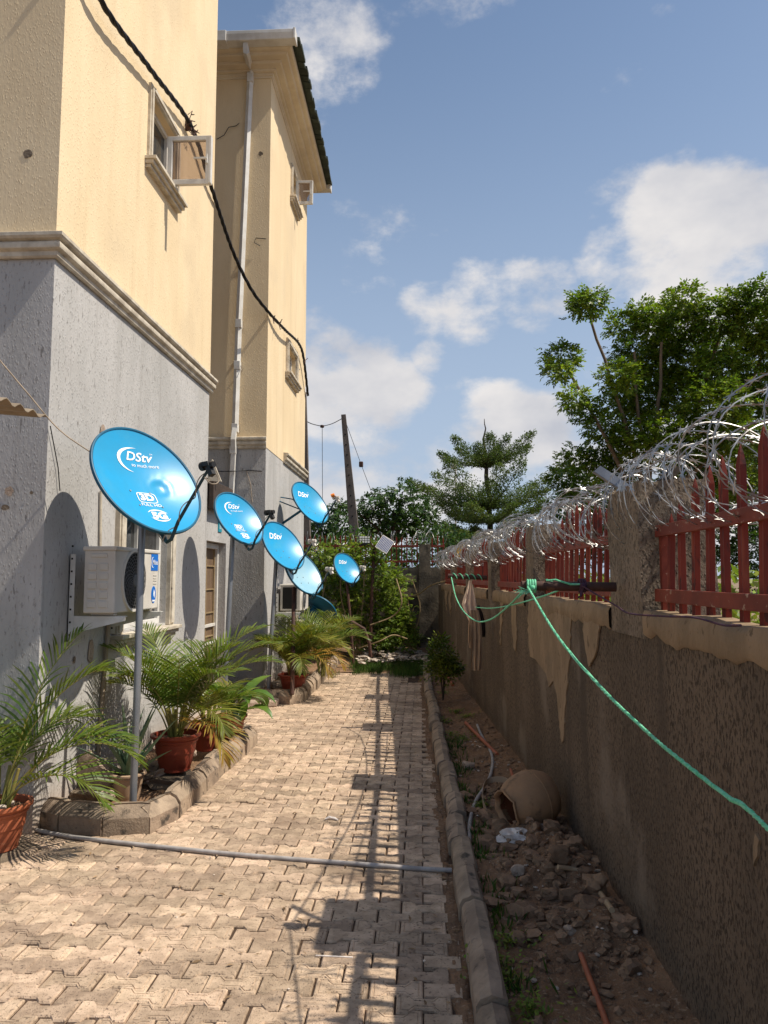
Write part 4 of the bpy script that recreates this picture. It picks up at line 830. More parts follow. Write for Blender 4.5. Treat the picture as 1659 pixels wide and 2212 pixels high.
# ------------------------------------------------------------------ satellite dishes
def frame_of(n):
    n = Vector(n).normalized(); up = Vector((0, 0, 1)); up = (up-n*up.dot(n)).normalized(); rt = up.cross(n).normalized()
    return rt, up, n
def dish(c, n, Rr, pole, label, marks, face='blue', dent=None, pole_r=.024, pole_m='galv', pole_top=None, lnb='black', arm_len=.62, group='blue satellite dishes', cable_c='cablet', pole_obj=None, roll=0):
    c = Vector(c); rt, up, n = frame_of(n)
    if roll:
        q = Matrix.Rotation(roll, 3, n); rt = q @ rt; up = q @ up
    base = Vector(pole[0]) if pole else c
    g = thing('satellite_dish', tuple(base), label, 'satellite dish', group)
    F = Rr*1.15; dep = Rr*Rr/(4*F)
    def surf(u, v): return c+rt*u+up*v+n*((u*u+v*v)/(4*F)-dep)
    mb = MB(); NR, NA = 22, 72; vs = []; fs = []
    def disp(u, v):
        if not dent: return 0
        d = math.hypot(u-dent[0]*Rr, (v-dent[1]*Rr)*1.0)/(dent[2]*Rr)
        return (-.013*math.exp(-d*d*1.6)+.006*math.exp(-(d-1.05)**2*7)*(.5+.5*math.sin(math.atan2(v-dent[1]*Rr, u-dent[0]*Rr)*1.0+1))+.004*mnoise.noise(Vector((u*22, v*22, 0)))*math.exp(-d*d*.5)) if d < 3 else 0
    for side in (0, 1):
        vs.append(surf(0, 0)-n*(.004*side)+n*disp(0, 0)); 
        for i in range(1, NR+1):
            r = Rr*.985*i/NR
            for j in range(NA):
                a = 2*math.pi*j/NA; u, v = r*math.cos(a), r*math.sin(a); vs.append(surf(u, v)+n*(disp(u, v)-.004*side))
    M_ = 1+NR*NA
    for side in (0, 1):
        o = side*M_
        for j in range(NA):
            f = (o, o+1+j, o+1+(j+1) % NA); fs.append(f if not side else f[::-1])
        for i in range(NR-1):
            for j in range(NA):
                f = (o+1+i*NA+j, o+1+(i+1)*NA+j, o+1+(i+1)*NA+(j+1) % NA, o+1+i*NA+(j+1) % NA); fs.append(f if not side else f[::-1])
    mb.add(vs, fs[:NA+(NR-1)*NA], 0); 
    o_ = len(mb.f); mb.f += fs[NA+(NR-1)*NA:]; mb.m += [1]*(len(mb.f)-o_)
    rim = []                                             # rolled rim
    for (dr, dz) in ((-.012*1, 0), (-.004, .004), (.004, .002), (.007, -.008), (.005, -.022), (-.001, -.026), (-.001, -.008)):
        rim.append((dr, dz))
    vs = []; fs = []; k = len(rim)
    for j in range(NA):
        a = 2*math.pi*j/NA
        for (dr, dz) in rim: r = Rr*.985+dr+.003; vs.append(c+rt*r*math.cos(a)+up*r*math.sin(a)+n*(dz+.001))
    for j in range(NA):
        for i in range(k-1): fs.append((j*k+i, ((j+1) % NA)*k+i, ((j+1) % NA)*k+i+1, j*k+i+1))
    mb.add(vs, fs, 2)
    rf_ = mb.build('reflector', [face, 'blueb', 'blueb'], g, smooth=40)
    # printed marks, given in fractions of the radius
    if marks:
        mk = MB()
        def put(s, u, v, size, shear=0, off=0, sx=1):
            V, Fc = text_pts(s, size*Rr, shear, off*Rr, sx); out = []
            for (x, y) in V: uu, vv = u*Rr+x, v*Rr+y; out.append(surf(uu, vv)+n*(.0035+disp(uu, vv)))
            mk.add(out, Fc)
        def arc(cu, cv, ru, rv, a0, a1, w0, w1, a_rot=0, N_=26, pw=1):
            vs = []; fs = []
            for i in range(N_+1):
                t = i/N_; a = R(a0+(a1-a0)*t); w = (w0+(w1-w0)*math.sin(math.pi*t))
                for s_ in (0, 1):
                    ca, sa = math.cos(a), math.sin(a); ca = math.copysign(abs(ca)**pw, ca); sa = math.copysign(abs(sa)**pw, sa); x = (ru-w*s_*1.0)*ca; y = (rv-w*s_*.8)*sa
                    u = cu+x*math.cos(a_rot)-y*math.sin(a_rot); v = cv+x*math.sin(a_rot)+y*math.cos(a_rot)
                    vs.append(surf(u*Rr, v*Rr)+n*(.0035+disp(u*Rr, v*Rr)))
            for i in range(N_): fs.append((2*i, 2*i+1, 2*i+3, 2*i+2))
            mk.add(vs, fs)
        if marks == 'full':
            put('DStv', .08, .53, .215, .28, .003, 1.15); put('TM', .34, .60, .04); put('so much more', .19, .39, .088, 0, .0)
            arc(.0, .47, .34, .215, 78, 262, .0, .065, 0)
            put('3D', .02, -.22, .175, 0, .008, 1.25); arc(.02, -.225, .185, .102, 0, 360, .014, .014, 0, 60, .38); put('FULL HD', .04, -.37, .08, 0, .0005, 1.25)
            put('5G', .07, -.60, .195, .1, .010, 1.2); arc(.07, -.592, .205, .13, 20, 160, .0, .03); arc(.07, -.592, .205, .13, 200, 340, .0, .03)
        elif marks == 'plain': put('DStv', -.08, .46, .30, .28, .006, 1.15); put('TM', .275, .56, .05)
        elif marks == 'faded': put('v', .28, .50, .26, .28, .0, 1.15)
        mk.build('printed_lettering', 'white', rf_)
    for (u, v) in ((-.26, -.12), (.12, -.12), (-.20, -.44+.04), (.24, -.40)):
        b = MB(); b.lathe([(.0, .006), (.006, .006), (.009, 0)], Matrix.Translation(surf(u*Rr, v*Rr)) @ n.to_track_quat('Z', 'Y').to_matrix().to_4x4(), 8); b.build('bolt', 'galv', rf_)
    # feed arm from below the rim up to the receiver
    bot = c-up*(Rr+.015)-n*.03; back = surf(0, -Rr*.45)-n*.05
    tip = c-up*Rr*.80+n*(arm_len*1.18*Rr/.48*.78)+up*.10*Rr/.48
    a = MB(); a.tube([back, bot-up*.03-n*.02, bot-up*.035+n*.03, bot.lerp(tip, .25)-up*.012, tip], [.018, .018, .018, .017, .014], 4); a.build('feed_arm', 'armb', g, smooth=30)
    feed = (surf(0, 0)+up*Rr*.1-tip).normalized(); l = MB(); Mx = Matrix.Translation(tip+up*.02) @ feed.to_track_quat('Z', 'Y').to_matrix().to_4x4()
    l.lathe([(.0, -.055), (.022, -.055), (.024, -.02), (.018, 0), (.018, .03), (.031, .035), (.033, .065), (.030, .066)], Mx, 16); l.obox(tip-up*.02, rt*.018, up*.045, n*.02)
    l.obox(tip+up*.03-rt*.01, rt*.02, up*.018, feed*.03)
    lo = l.build('receiver', lnb, g, smooth=40)
    e = MB(); e.lathe([(0, .067), (.0305, .067), (.0305, .0655)], Mx, 16); e.build('receiver_cap', 'orange' if lnb == 'mould2' else 'acw', lo)
    # coax looping from the receiver and twisting down the arm
    w = MB(); pts = [tip+up*.01+rt*.02, tip+rt*.05-up*.08, tip-up*.13+rt*.015, tip-up*.14-rt*.05, tip-up*.08-rt*.06-n*.02, tip-up*.06-n*.05]
    if Rr > .4: w.tube(catm(pts, 6), .004, 6)
    q = []
    for i in range(40):
        t = i/39; p = tip.lerp(bot, t*1.02+.04); q.append(p+rt*.023*math.cos(t*16)+up*.023*math.sin(t*16))
    w.tube(q+[back-up*.05], .004, 5); w.build('coax_cable', cable_c, g, smooth=60)
    # bracket and pole
    pt = surf(0, -Rr*.15)-n*.13
    if pole:
        ptop = Vector(pole_top) if pole_top else pt+Vector((0, 0, .06))
        m = MB(); m.obox(surf(0, -Rr*.15)-n*.03, rt*.09, up*.10, n*.008); m.obox(surf(0, -Rr*.15)-n*.08+rt*.04, rt*.004, up*.07, n*.055); m.obox(surf(0, -Rr*.15)-n*.08-rt*.04, rt*.004, up*.07, n*.055); m.build('bracket', 'blueb', g)
        m = MB(); m.tube([Vector(pole[0]), *[Vector(p) for p in pole[1:]], ptop], pole_r, 14); m.build('pole', pole_m, g, smooth=60)
    return g, pt
DN = (.754, -.433, .497)
c1 = atY(322, 1035, 5.40)
dish(c1, DN, .475, [atY(287, 1738, 5.42)-Vector((0, 0, .06)), atY(296, 1500, 5.45)], 'largest and nearest blue dish, dented, with 3D and 5G prints, on a steel pole', 'full', dent=(.36, -.02, .17), pole_r=.026, pole_top=atY(307, 1120, 5.52))
c2 = atY(518, 1119, 8.40)
dish(c2, DN, .355, [atY(480, 1585, 8.42), atY(492, 1370, 8.45)], 'second blue dish from the camera, smaller, with 3D and 5G prints and sun glare', 'full', pole_r=.028, pole_top=atY(503, 1150, 8.5))
c3 = atY(613, 1178, 10.6)
dish(c3, DN, .405, [atY(579, 1508, 10.62), atY(586, 1380, 10.65)], 'third blue dish from the camera, on a grey pole standing beside the concrete slab', 'plain', pole_r=.028, pole_top=atY(597, 1200, 10.72), lnb='acw')
c4 = atY(656, 1236, 10.98)
dish(c4, DN, .375, [atY(631, 1500, 10.22), atY(633, 1400, 10.5)], 'faded pale blue dish on a brown rusty pole, behind the third dish', 'faded', face='pale', pole_m='rust', pole_r=.03, pole_top=atY(635, 1270, 11.05), lnb='acw')
c5 = atY(671, 1085, 12.3)
g5, pt5 = dish(c5, DN, .415, None, 'highest blue dish, held off the far building on a blue bracket arm, orange receiver cap', 'plain', lnb='mould2' if False else 'acw', cable_c='cable')
bx = Vector((XB2, yat(612, 1078, XB2), zat(612, 1080, XB2)))
m = MB(); e5 = atY(652, 1102, 12.35); m.tube([Vector((XB2, 12.5, atY(640, 1130, 12.5).z)), e5, pt5+Vector((0, 0, .02))], .022, 8); m.tube([Vector((XB2, yat(606, 1072, XB2), zat(606, 1074, XB2))), Vector((XB2+.2, yat(606, 1072, XB2)+.05, zat(606, 1078, XB2))), e5], .010, 6); m.tube([Vector((XB2, yat(604, 1080, XB2), zat(606, 1084, XB2))), e5], .010, 6); m.build('wall_arm', 'blueb', g5, smooth=60)
m = MB(); tip5 = Vector(atY(719, 1070, 12.0)); m.lathe([(0, .03), (.026, .03), (.03, .02), (.03, -.03), (0, -.03)], Matrix.Translation(tip5) @ Matrix.Rotation(R(70), 4, 'Y'), 12); m.build('orange_cap', 'orange', g5, smooth=40)
c6 = atY(750, 1227, 14.3)
dish(c6, (.70, -.56, .44), .325, [atY(764, 1440, 14.3), atY(757, 1340, 14.35)], 'farthest standing blue dish, on a thin pole in front of the shrubs', 'plain', pole_r=.025, pole_m='rust', pole_top=atY(748, 1245, 14.42), lnb='acw')
c7 = atY(690, 1313, 13.2)
dish(c7, (.35, .62, .70), .34, [atY(690, 1400, 13.3)], 'blue dish with its dark back to the camera, tipped to the sky behind the palm', None, pole_r=.025, lnb='blueb', roll=2.6)

# ------------------------------------------------------------------ air conditioner units
def ac_unit(x0, y0, z0, dx, dy, dz, label, near=True):
    g = thing('ac_condenser', (x0, y0, z0), label, 'air conditioner', 'outdoor air conditioner units')
    m = MB(); m.box((x0, y0, z0+.02), (x0+dx, y0+dy, z0+dz-.03)); m.box((x0+.03, y0+.06, z0), (x0+dx-.02, y0+.12, z0+.02)); m.box((x0+.03, y0+dy-.12, z0), (x0+dx-.02, y0+dy-.06, z0+.02))
    body = m.build('casing', 'acw', g, bevel=.014)
    m = MB(); m.box((x0-.012, y0-.010, z0+dz-.032), (x0+dx+.010, y0+dy+.010, z0+dz)); m.build('top_cover', 'acw', g, bevel=.008)
    fx = x0+dx; cy, cz = y0+dy*.40, z0+dz*.50; r = dz*.43
    # fan opening: dark disc, hub, rings and curved blades of the guard
    Mx = Matrix.Translation((fx, cy, cz)) @ Matrix.Rotation(R(90), 4, 'Y')
    m = MB(); m.lathe([(r+.028, -.002), (r+.020, .014), (r+.004, .014), (r-.004, .002)], Mx, 48); m.build('fan_ring', 'acw', g, smooth=40)
    m = MB(); m.lathe([(0, .003), (r, .003)], Mx, 40); m.build('fan_opening', 'dark', g)
    m = MB(); m.lathe([(0, .020), (r*.20, .020), (r*.22, .012)], Mx, 24)
    for k in range(7):
        rr = r*(.32+.11*k); m.tube([Mx @ Vector((rr*math.cos(a), rr*math.sin(a), .012)) for a in [j*2*math.pi/40 for j in range(40)]], .0022, 4, closed=True)
    for k in range(26):
        a0 = 2*math.pi*k/26; m.tube([Mx @ Vector((r*(.2+.8*t)*math.cos(a0+t*.9), r*(.2+.8*t)*math.sin(a0+t*.9), .013)) for t in [i/7 for i in range(8)]], .0024, 4)
    m.build('fan_guard', 'grille', g, smooth=60)
    if near:
        # pressed panels on the end face
        for i in range(2):
            for j in range(5):
                u0 = x0+.03+i*(dx-.06)/2; u1 = u0+(dx-.06)/2-.02; w0 = z0+.05+j*(dz-.17)/5+.01; w1 = w0+(dz-.17)/5-.018
                q = MB(); q.box((u0, y0-.009, w0), (u1, y0+.01, w1)); q.build('pressed_panel', 'acw', body, bevel=.006)
        q = MB(); q.box((x0+.05, y0-.008, z0+dz-.085), (x0+dx-.06, y0+.01, z0+dz-.055)); q.build('grip', 'acw', body, bevel=.006)
        for k in range(4):
            for s in ((0, 1) if k < 3 else (0,)):
                pass
        for k, zz in enumerate((.23, .255, .275, .30)): q = MB(); q.box((fx-.002, y0+dy*.86, z0+zz), (fx+.004, y0+dy*.95, z0+zz+.006)); q.build('vent_slot', 'acw', body)
        b = MB(); yb0, yb1, zb0, zb1 = y0+dy*.80, y0+dy*.975, z0+dz*.66, z0+dz*.93
        b.box((fx, yb0, zb0), (fx+.003, yb1, zb1)); bo = b.build('badge', 'stblue', body, bevel=.001)
        q = MB(); V, Fc = text_pts('Midea', .058, 0, .0005); yc, zc = (yb0+yb1)/2, (zb0+zb1)/2; q.add([(fx+.0045, yc+.010+x*.82, zc+z) for x, z in V], Fc)
        vs = []; fs = []
        for i in range(21):
            a = R(60+250*i/20); w = .012*math.sin(math.pi*i/20)
            for s in (0, 1): vs.append((fx+.0045, yc-.045+(.036-w*s)*math.cos(a), zc+(.045-w*s)*math.sin(a)))
        for i in range(20): fs.append((2*i, 2*i+1, 2*i+3, 2*i+2))
        q.add(vs, fs); q.build('lettering', 'white', bo)
        b = MB(); Mc = Matrix.Translation((fx+.001, y0+dy*.875, z0+dz*.27)) @ Matrix.Rotation(R(90), 4, 'Y') @ Matrix.Diagonal((1.15, .8, 1, 1)); b.lathe([(0, .003), (.062, .003), (.062, 0)], Mc, 28); so = b.build('round_sticker', 'stblue', body)
        q = MB(); vs = [(fx+.0055, y0+dy*.875+a, z0+dz*.27+b_) for a, b_ in ((-.02, -.02), (.0, .045), (.025, .02), (.018, -.03), (-.005, -.01), (-.01, .01))]; q.add(vs, [tuple(range(6))]); q.box((fx+.004, y0+dy*.875-.03, z0+dz*.27-.058), (fx+.0052, y0+dy*.875+.03, z0+dz*.27-.045)); q.build('sticker_print', 'white', so)
    return g
AX0 = XB1+.13; acy = yat(181, 1250, AX0)
z_b, z_t = atY(215, 1331, acy).z, atY(215, 1180, acy).z
DXA = atY(248, 1250, acy).x-AX0; DYA = yat(342, 1250, AX0+DXA)-acy
ac_unit(AX0, acy, z_b, DXA, DYA, z_t-z_b, 'white air conditioner unit with a blue badge, on brackets behind the dented dish pole')
def ac_bracket(y, z, xw, L, label, zt=.46):
    g = thing('wall_bracket', (xw, y, z), label, 'bracket', 'wall brackets under the air conditioners')
    m = MB(); m.box((xw, y-.022, z-.19), (xw+.006, y+.022, z+zt)); m.box((xw, y-.022, z-.19), (xw+.045, y-.019, z+zt)); up = m.build('upright', 'pvcw', g)
    for k in range(8): q = MB(); zz = z-.15+k*(zt+.30)/8; q.box((xw+.012, y-.0235, zz), (xw+.026, y-.0192, zz+.014)); q.build('slot', 'dark', up)
    m = MB(); m.prism([(xw+.046, y-.022, z-.13), (xw+.046, y-.022, z-.004), (xw+L, y-.022, z-.004), (xw+L, y-.022, z-.035)], (0, .004, 0)); m.box((xw+.01, y-.018, z-.006), (xw+L, y+.03, z-.002)); m.build('arm', 'pvcw', g)
bk = yat(150, 1300, XB1)
ac_bracket(bk, z_b, XB1+.001, .44, 'white perforated wall bracket at the near end of the badged air conditioner')
ac_bracket(acy+DYA-.1, z_b, XB1+.001, .44, 'white wall bracket under the far end of the badged air conditioner', .1)
y_a = yat(588, 1300, XB2)+.35; a2z0, a2z1 = atY(600, 1322, y_a).z, atY(600, 1262, y_a).z
g = ac_unit(XB2+.06, y_a, a2z0, .33, .85, a2z1-a2z0, 'second air conditioner unit with an open dark end, half hidden by the farther dishes', near=False)
q = MB(); q.box((XB2+.10, y_a-.008, a2z0+.05), (XB2+.33, y_a+.01, a2z1-.05)); q.build('open_end', 'dark', g)
ac_bracket(y_a-.06, a2z0, XB2+.001, .40, 'white wall bracket under the second air conditioner', .3)

# ------------------------------------------------------------------ plants
def strip_leaf(mb, p, d, s, L, w, droop, fold=0, mi=0):
    """narrow leaflet, three segments, bending down"""
    pts = [p]; dd = d.copy(); q = p.copy()
    for k in range(3): q = q+dd*(L/3); pts.append(q); dd = (dd+Vector((0, 0, -droop))).normalized()
    ws = (w*.55, w, w*.8, .001); vs = []
    for a, ww in zip(pts, ws): vs += [a+s*ww*.5, a-s*ww*.5]
    mb.add(vs, [(0, 1, 3, 2), (2, 3, 5, 4), (4, 5, 7, 6)], mi)
def frond(parent, base, az, L, e0, e1, leafL, n, m, bare=.25, w=.016, rnd=random, stem='petiole', vee=.35, lean=0, droop=.22):
    """areca frond: arching rachis with two rows of leaflets"""
    K = 22; pts = [Vector(base)]; el = R(e0); h = Vector((math.cos(az), math.sin(az), 0)); side0 = Vector((-math.sin(az), math.cos(az), 0))
    bend = rnd.uniform(-.25, .25)
    for k in range(K):
        t = (k+1)/K; el = R(e0+(e1-e0)*t**1.5); a = az+bend*t; pts.append(pts[-1]+(Vector((math.cos(a), math.sin(a), 0))*math.cos(el)+Vector((0, 0, 1))*math.sin(el))*(L/K))
    mb = MB(); mb.tube(pts, [.008*(1-.8*i/K)*(L/1.0)**.4 for i in range(K+1)], 5, mi=1)
    for i in range(n):
        t = bare+(1-bare)*(i+.5)/n; f = t*K; k = min(int(f), K-1); p = pts[k].lerp(pts[k+1], f-k); T = (pts[k+1]-pts[k]).normalized(); S = T.cross(Vector((0, 0, 1))); S = S.normalized() if S.length > .05 else side0; U = S.cross(T).normalized()
        tt = (t-bare)/(1-bare); ll = leafL*(.55+.75*math.sin(math.pi*min(1, tt*.85+.12)))*(1-.45*tt**3)*rnd.uniform(.88, 1.08)
        fwd = .45+.75*tt
        for sg in (-1, 1):
            d = (T*fwd+S*sg*(1-.35*tt)+U*(vee+rnd.uniform(-.12, .15))).normalized(); wv = (T-d*T.dot(d)).normalized(); wv = (wv+U*.4*rnd.uniform(-1, 1)).normalized()
            strip_leaf(mb, p, d, wv, ll, w*rnd.uniform(.8, 1.15), droop*rnd.uniform(.5, 1.5))
    return mb.build('frond', [m, stem], parent)
def pot(parent, c, rt, rb, h, m, rim=.035, name='pot', ribs=0):
    c = Vector(c); mb = MB(); M0 = Matrix.Translation(c)
    prof = [(0, .0), (rb*.9, 0), (rb, .01), (rb*1.0+.0, h*.10), (rb*1.02, h*.12), (rb+(rt-rb)*.25, h*.25), (rb+(rt-rb)*.72, h*.78), (rt*.975, h*.80), (rt*.985, h*.84), (rt*.96, h*.86), (rt*.99, h*.90), (rt*1.03+rim*.3, h*.915), (rt*1.05+rim*.3, h*.93), (rt*1.05+rim*.3, h*.985), (rt*1.03, h), (rt*.93, h), (rt*.92, h*.88), (rt*.86, h*.5)]
    mb.lathe(prof, M0, 48)
    if ribs:
        for v in range(len(mb.v)):
            x, y, z = mb.v[v]; rz = z-c.z
            if h*.12 < rz < h*.8: a = math.atan2(y-c.y, x-c.x); k_ = 1+.02*math.cos(a*ribs); mb.v[v] = (c.x+(x-c.x)*k_, c.y+(y-c.y)*k_, z)
    o = mb.build(name, m, parent, smooth=35)
    s = MB(); s.lathe([(0, h*.87), (rt*.6, h*.865), (rt*.925, h*.85)], M0, 24); s.build('potting_soil', 'soil', o, smooth=60); return o
rnd = random.Random(11)
def potted_palm(c, rt, rb, h, potm, label, n, Lr, leafL, seed, az0=0, az1=6.28, mats=('palm',), e=(55, 84), e1=(-45, 20), extra=(), canes=5, nl=26, ribs=0, w=.016):
    r_ = random.Random(seed); c = Vector(c); g = thing('potted_palm', tuple(c), label, 'potted palm'); pot(g, c, rt, rb, h, potm, ribs=ribs)
    for k in range(canes):
        a = r_.uniform(0, 6.28); b0 = c+Vector((math.cos(a), math.sin(a), 0))*rt*.35*r_.random()+Vector((0, 0, h*.85)); q = MB(); d = Vector((math.cos(a)*.25, math.sin(a)*.25, 1)).normalized(); q.tube([b0, b0+d*.12, b0+d*.26], [.016, .013, .010], 7); q.build('cane', 'petiole', g, smooth=60)
    specs = [(az0+(az1-az0)*(k+r_.random()*.8)/n, r_.uniform(*Lr), r_.uniform(*e), r_.uniform(*e1), r_.choice(mats)) for k in range(n)]+list(extra)
    for (az, L, e0, e1_, m) in specs:
        b0 = c+Vector((math.cos(az), math.sin(az), 0))*rt*.3*r_.random()+Vector((0, 0, h*.86)); frond(g, b0, az, L, e0, e1_, leafL, nl, m, rnd=r_, bare=.28, w=w)
    return g
# front left pot, cut by the frame
pA = atZ(3, 1838, 0); 
potted_palm((pA.x-.03, pA.y+.0, 0.012), .185, .125, .29, 'terra', 'palm in the orange pot at the left edge, with pale stones on its soil', 8, (.8, 1.1), .28, 3, .6, 5.2, e=(66, 84), e1=(-45, 15), extra=((.15, 1.05, 62, -48, 'palm'), (.35, 1.15, 80, 20, 'palm'), (-.15, .85, 50, -62, 'palm'), (.5, .95, 64, -30, 'palm'), (1.0, 1.25, 84, 40, 'palm')), canes=4, nl=26)
g = bpy.context.scene.objects
for k in range(16):
    a = random.uniform(0, 6.28); r = random.uniform(.03, .15); m = MB(); m.rock((pA.x-.03+r*math.cos(a), pA.y+r*math.sin(a), .285), (.028, .022, .018), k, 1, .3); tag(m.build('pebble', 'rubble', smooth=40, origin=(pA.x-.03+r*math.cos(a), pA.y+r*math.sin(a), .27)), 'pale pebble heaped with others like it in the orange pot', 'pebble', 'pale pebbles in the orange pot')
p = atZ(3, 1842, 0); m = MB(); m.rock((p.x+.03, p.y, .004), (.17, .15, .012), 4, 2, .1); tag(m.build('paving_slab', 'stoned', smooth=40), 'thin dark slab under the orange pot at the left edge', 'slab')
# red pot palm in the planter
pB = atZ(378, 1662, .16)
m = MB(); m.rock((pB.x-.03, pB.y, .08), (.20, .17, .062), 12, 2, .2); tag(m.build('stone_slab', 'stoned', smooth=35), 'dark flat stone under the dark red palm pot', 'stone')
potted_palm((pB.x, pB.y, .155), .185, .125, .30, 'terrad', 'large green palm in a dark red pot in the middle of the near planter', 13, (.8, 1.1), .25, 21, 0, 6.28, e=(70, 88), e1=(-30, 30), mats=('palm', 'palm', 'palm'), extra=((-.75, .85, 48, -85, 'palmb'), (.2, 1.2, 74, 2, 'palm'), (-.1, 1.15, 70, -10, 'palm'), (-.5, .75, 66, -65, 'palmy'), (.6, 1.25, 78, 10, 'palm'), (3.1, .85, 72, -20, 'palmy'), (2.4, 1.1, 84, 25, 'palm')), canes=8, nl=28)
pC = atZ(450, 1620, .13)
potted_palm((pC.x-.03, pC.y+.05, .12), .15, .10, .26, 'terrad', 'smaller dark red pot of palm shoots squeezed behind the large palm', 6, (.45, .7), .24, 23, 0, 6.28, e=(60, 85), e1=(-40, 10), mats=('palm', 'palmy'), canes=4, nl=20)
def broad_leaf(parent, p, az, L, W_, e0, e1, m='broad', name='leaf', pet=.5):
    K = 8; el = e0; pts = [Vector(p)]; 
    for k in range(K):
        t = (k+1)/K; el = R(e0+(e1-e0)*t**1.3); pts.append(pts[-1]+Vector((math.cos(az)*math.cos(el), math.sin(az)*math.cos(el), math.sin(el)))*(L*(1+pet)/K))
    mb = MB(); vs = []; S = Vector((-math.sin(az), math.cos(az), 0)); k0 = int(K*pet/(1+pet)); mb.tube(pts[:k0+2], .005, 5, mi=1); fs = []; rows = pts[k0:]; n = len(rows)
    for i, q in enumerate(rows):
        t = i/(n-1); w = W_*math.sin(math.pi*min(1, t**.75))**.8*.5+.002; T = (rows[min(i+1, n-1)]-rows[max(i-1, 0)]).normalized(); U = S.cross(T)
        if U.z < 0: U = -U
        vs += [q+S*w+U*w*.45, q+S*w*.5+U*w*.18, q, q-S*w*.5+U*w*.18, q-S*w+U*w*.45]
    for i in range(n-1):
        for j in range(4): fs.append((i*5+j, (i+1)*5+j, (i+1)*5+j+1, i*5+j+1))
    mb.add(vs, fs, 0); return mb.build(name, [m, 'petiole'], parent, smooth=80)
pD = atZ(497, 1597, .14)
g = thing('potted_plant', (pD.x, pD.y, .13), 'broad-leaved plant in an orange-red pot at the far tip of the near planter', 'potted plant'); pot(g, (pD.x, pD.y, .13), .15, .10, .25, 'terra')
r_ = random.Random(5)
for k in range(20): broad_leaf(g, (pD.x+r_.uniform(-.05, .05), pD.y+r_.uniform(-.05, .05), .34), k*2.4+r_.random(), r_.uniform(.28, .40), r_.uniform(.14, .21), r_.uniform(50, 85), r_.uniform(-75, 15), pet=r_.uniform(.3, .8))
# yellowish palm by the rusty pole
pE = atZ(633, 1492, .11)
potted_palm((pE.x, pE.y, .10), .20, .14, .25, 'terrad', 'bushy yellow-green palm in a ribbed red pot at the foot of the rusty pole', 18, (.75, 1.1), .26, 31, 0, 6.28, e=(70, 88), e1=(-50, 15), mats=('palmy', 'palm', 'palmy', 'palm'), extra=((-.6, .95, 66, -80, 'palmb'), (-.3, 1.0, 70, -72, 'palmb'), (.2, 1.1, 76, -55, 'palmy'), (0, 1.15, 78, -60, 'palmy'), (.7, 1.2, 80, -20, 'palmy'), (-1.2, .9, 70, -70, 'palmy')), canes=9, nl=30, ribs=16)
# second palm clump behind it in the planter
g = thing('palm', (XB2+.75, 12.3, .1), 'tall green palm clump growing behind the yellow-green palm by the far building', 'palm'); r_ = random.Random(77)
for k in range(18):
    az = k*2.4+r_.random(); frond(g, Vector((XB2+.75+r_.uniform(-.12, .12), 12.3+r_.uniform(-.15, .15), .12)), az, r_.uniform(1.15, 1.5), r_.uniform(78, 89), r_.uniform(-35, 20), .28, 26, r_.choice(('palm', 'palmy', 'palm')), rnd=r_)
for k in range(8):
    p = Vector((pE.x+random.uniform(-.16, .2), pE.y+random.uniform(-.1, .05), .37+random.uniform(0, .06))); m = MB()
    for j in range(5): a = j*1.257; m.add([p, p+Vector((math.cos(a-.4)*.02, math.sin(a-.4)*.02-.0, .008)), p+Vector((math.cos(a)*.032, math.sin(a)*.032, .006)), p+Vector((math.cos(a+.4)*.02, math.sin(a+.4)*.02, .008))], [(0, 1, 2, 3)])
    m.tube([p, p-Vector((0, 0, .08))], .003, 4); tag(m.build('red_flower', 'flower'), 'tiny red flower at the ribbed palm pot rim', 'flower', 'red flowers round the ribbed pot')
# aloe
pF = atZ(262, 1735, .04)+Vector((0, .12, 0))
g = thing('potted_aloe', (pF.x, pF.y, .03), 'spiky blue-green aloe in a small tan pot between the stones and the steel pole', 'potted plant'); pot(g, (pF.x, pF.y, .03), .12, .09, .21, 'tanpot')
for k in range(15):
    az = k*2.4; e = 84-k*3.6; L = random.uniform(.5, .72) if k < 9 else random.uniform(.35, .5); p = Vector((pF.x, pF.y, .20)); S = Vector((-math.sin(az), math.cos(az), 0)); mb = MB(); vs = []; q = p.copy()
    for i in range(7):
        t = i/6; el = R(e-14*t); w = .030*(1-t)**.7+.001; U = Vector((-math.cos(az)*math.sin(el), -math.sin(az)*math.sin(el), math.cos(el))); vs += [q+S*w+U*w*.35, q+U*w*-.05, q-S*w+U*w*.35, q-U*w*.6]; q = q+Vector((math.cos(az)*math.cos(el), math.sin(az)*math.cos(el), math.sin(el)))*L/6
    mb.add(vs, [(i*4+j, (i+1)*4+j, (i+1)*4+(j+1) % 4, i*4+(j+1) % 4) for i in range(6) for j in range(4)]); mb.build('leaf', 'aloe', g, smooth=60)
# stones in the near planter
def stone(px, py, z, size, m, label, seed, rot=(0, 0, 0), up=0, rough=.3, name='stone'):
    p = atZ(px, py, z); M_ = Matrix.Rotation(rot[2], 3, 'Z') @ Matrix.Rotation(rot[1], 3, 'Y') @ Matrix.Rotation(rot[0], 3, 'X'); mb = MB(); mb.rock((0, 0, 0), size, seed, 3, rough, rot=M_)
    o = mb.build(name, m, smooth=32); o.location = (p.x, p.y, p.z+up); return tag(o, label, 'stone')
stone(198, 1722, .05, (.155, .05, .135), 'stone', 'big pinkish broken slab tilted against the near corner wall', 3, (.15, .75, .1), .16, .2)
stone(190, 1730, .05, (.13, .08, .05), 'stoned', 'dark stone lying below the pinkish slab', 5, (0, .2, .3), .03)
stone(232, 1738, .04, (.045, .035, .03), 'stone', 'small brown stone between the slab and the aloe pot', 8, (0, 0, .2), .07)
stone(312, 1704, .05, (.07, .045, .035), 'stoned', 'dark jagged stone right of the dented dish pole', 10, (0, -.2, .5), .08, .45)
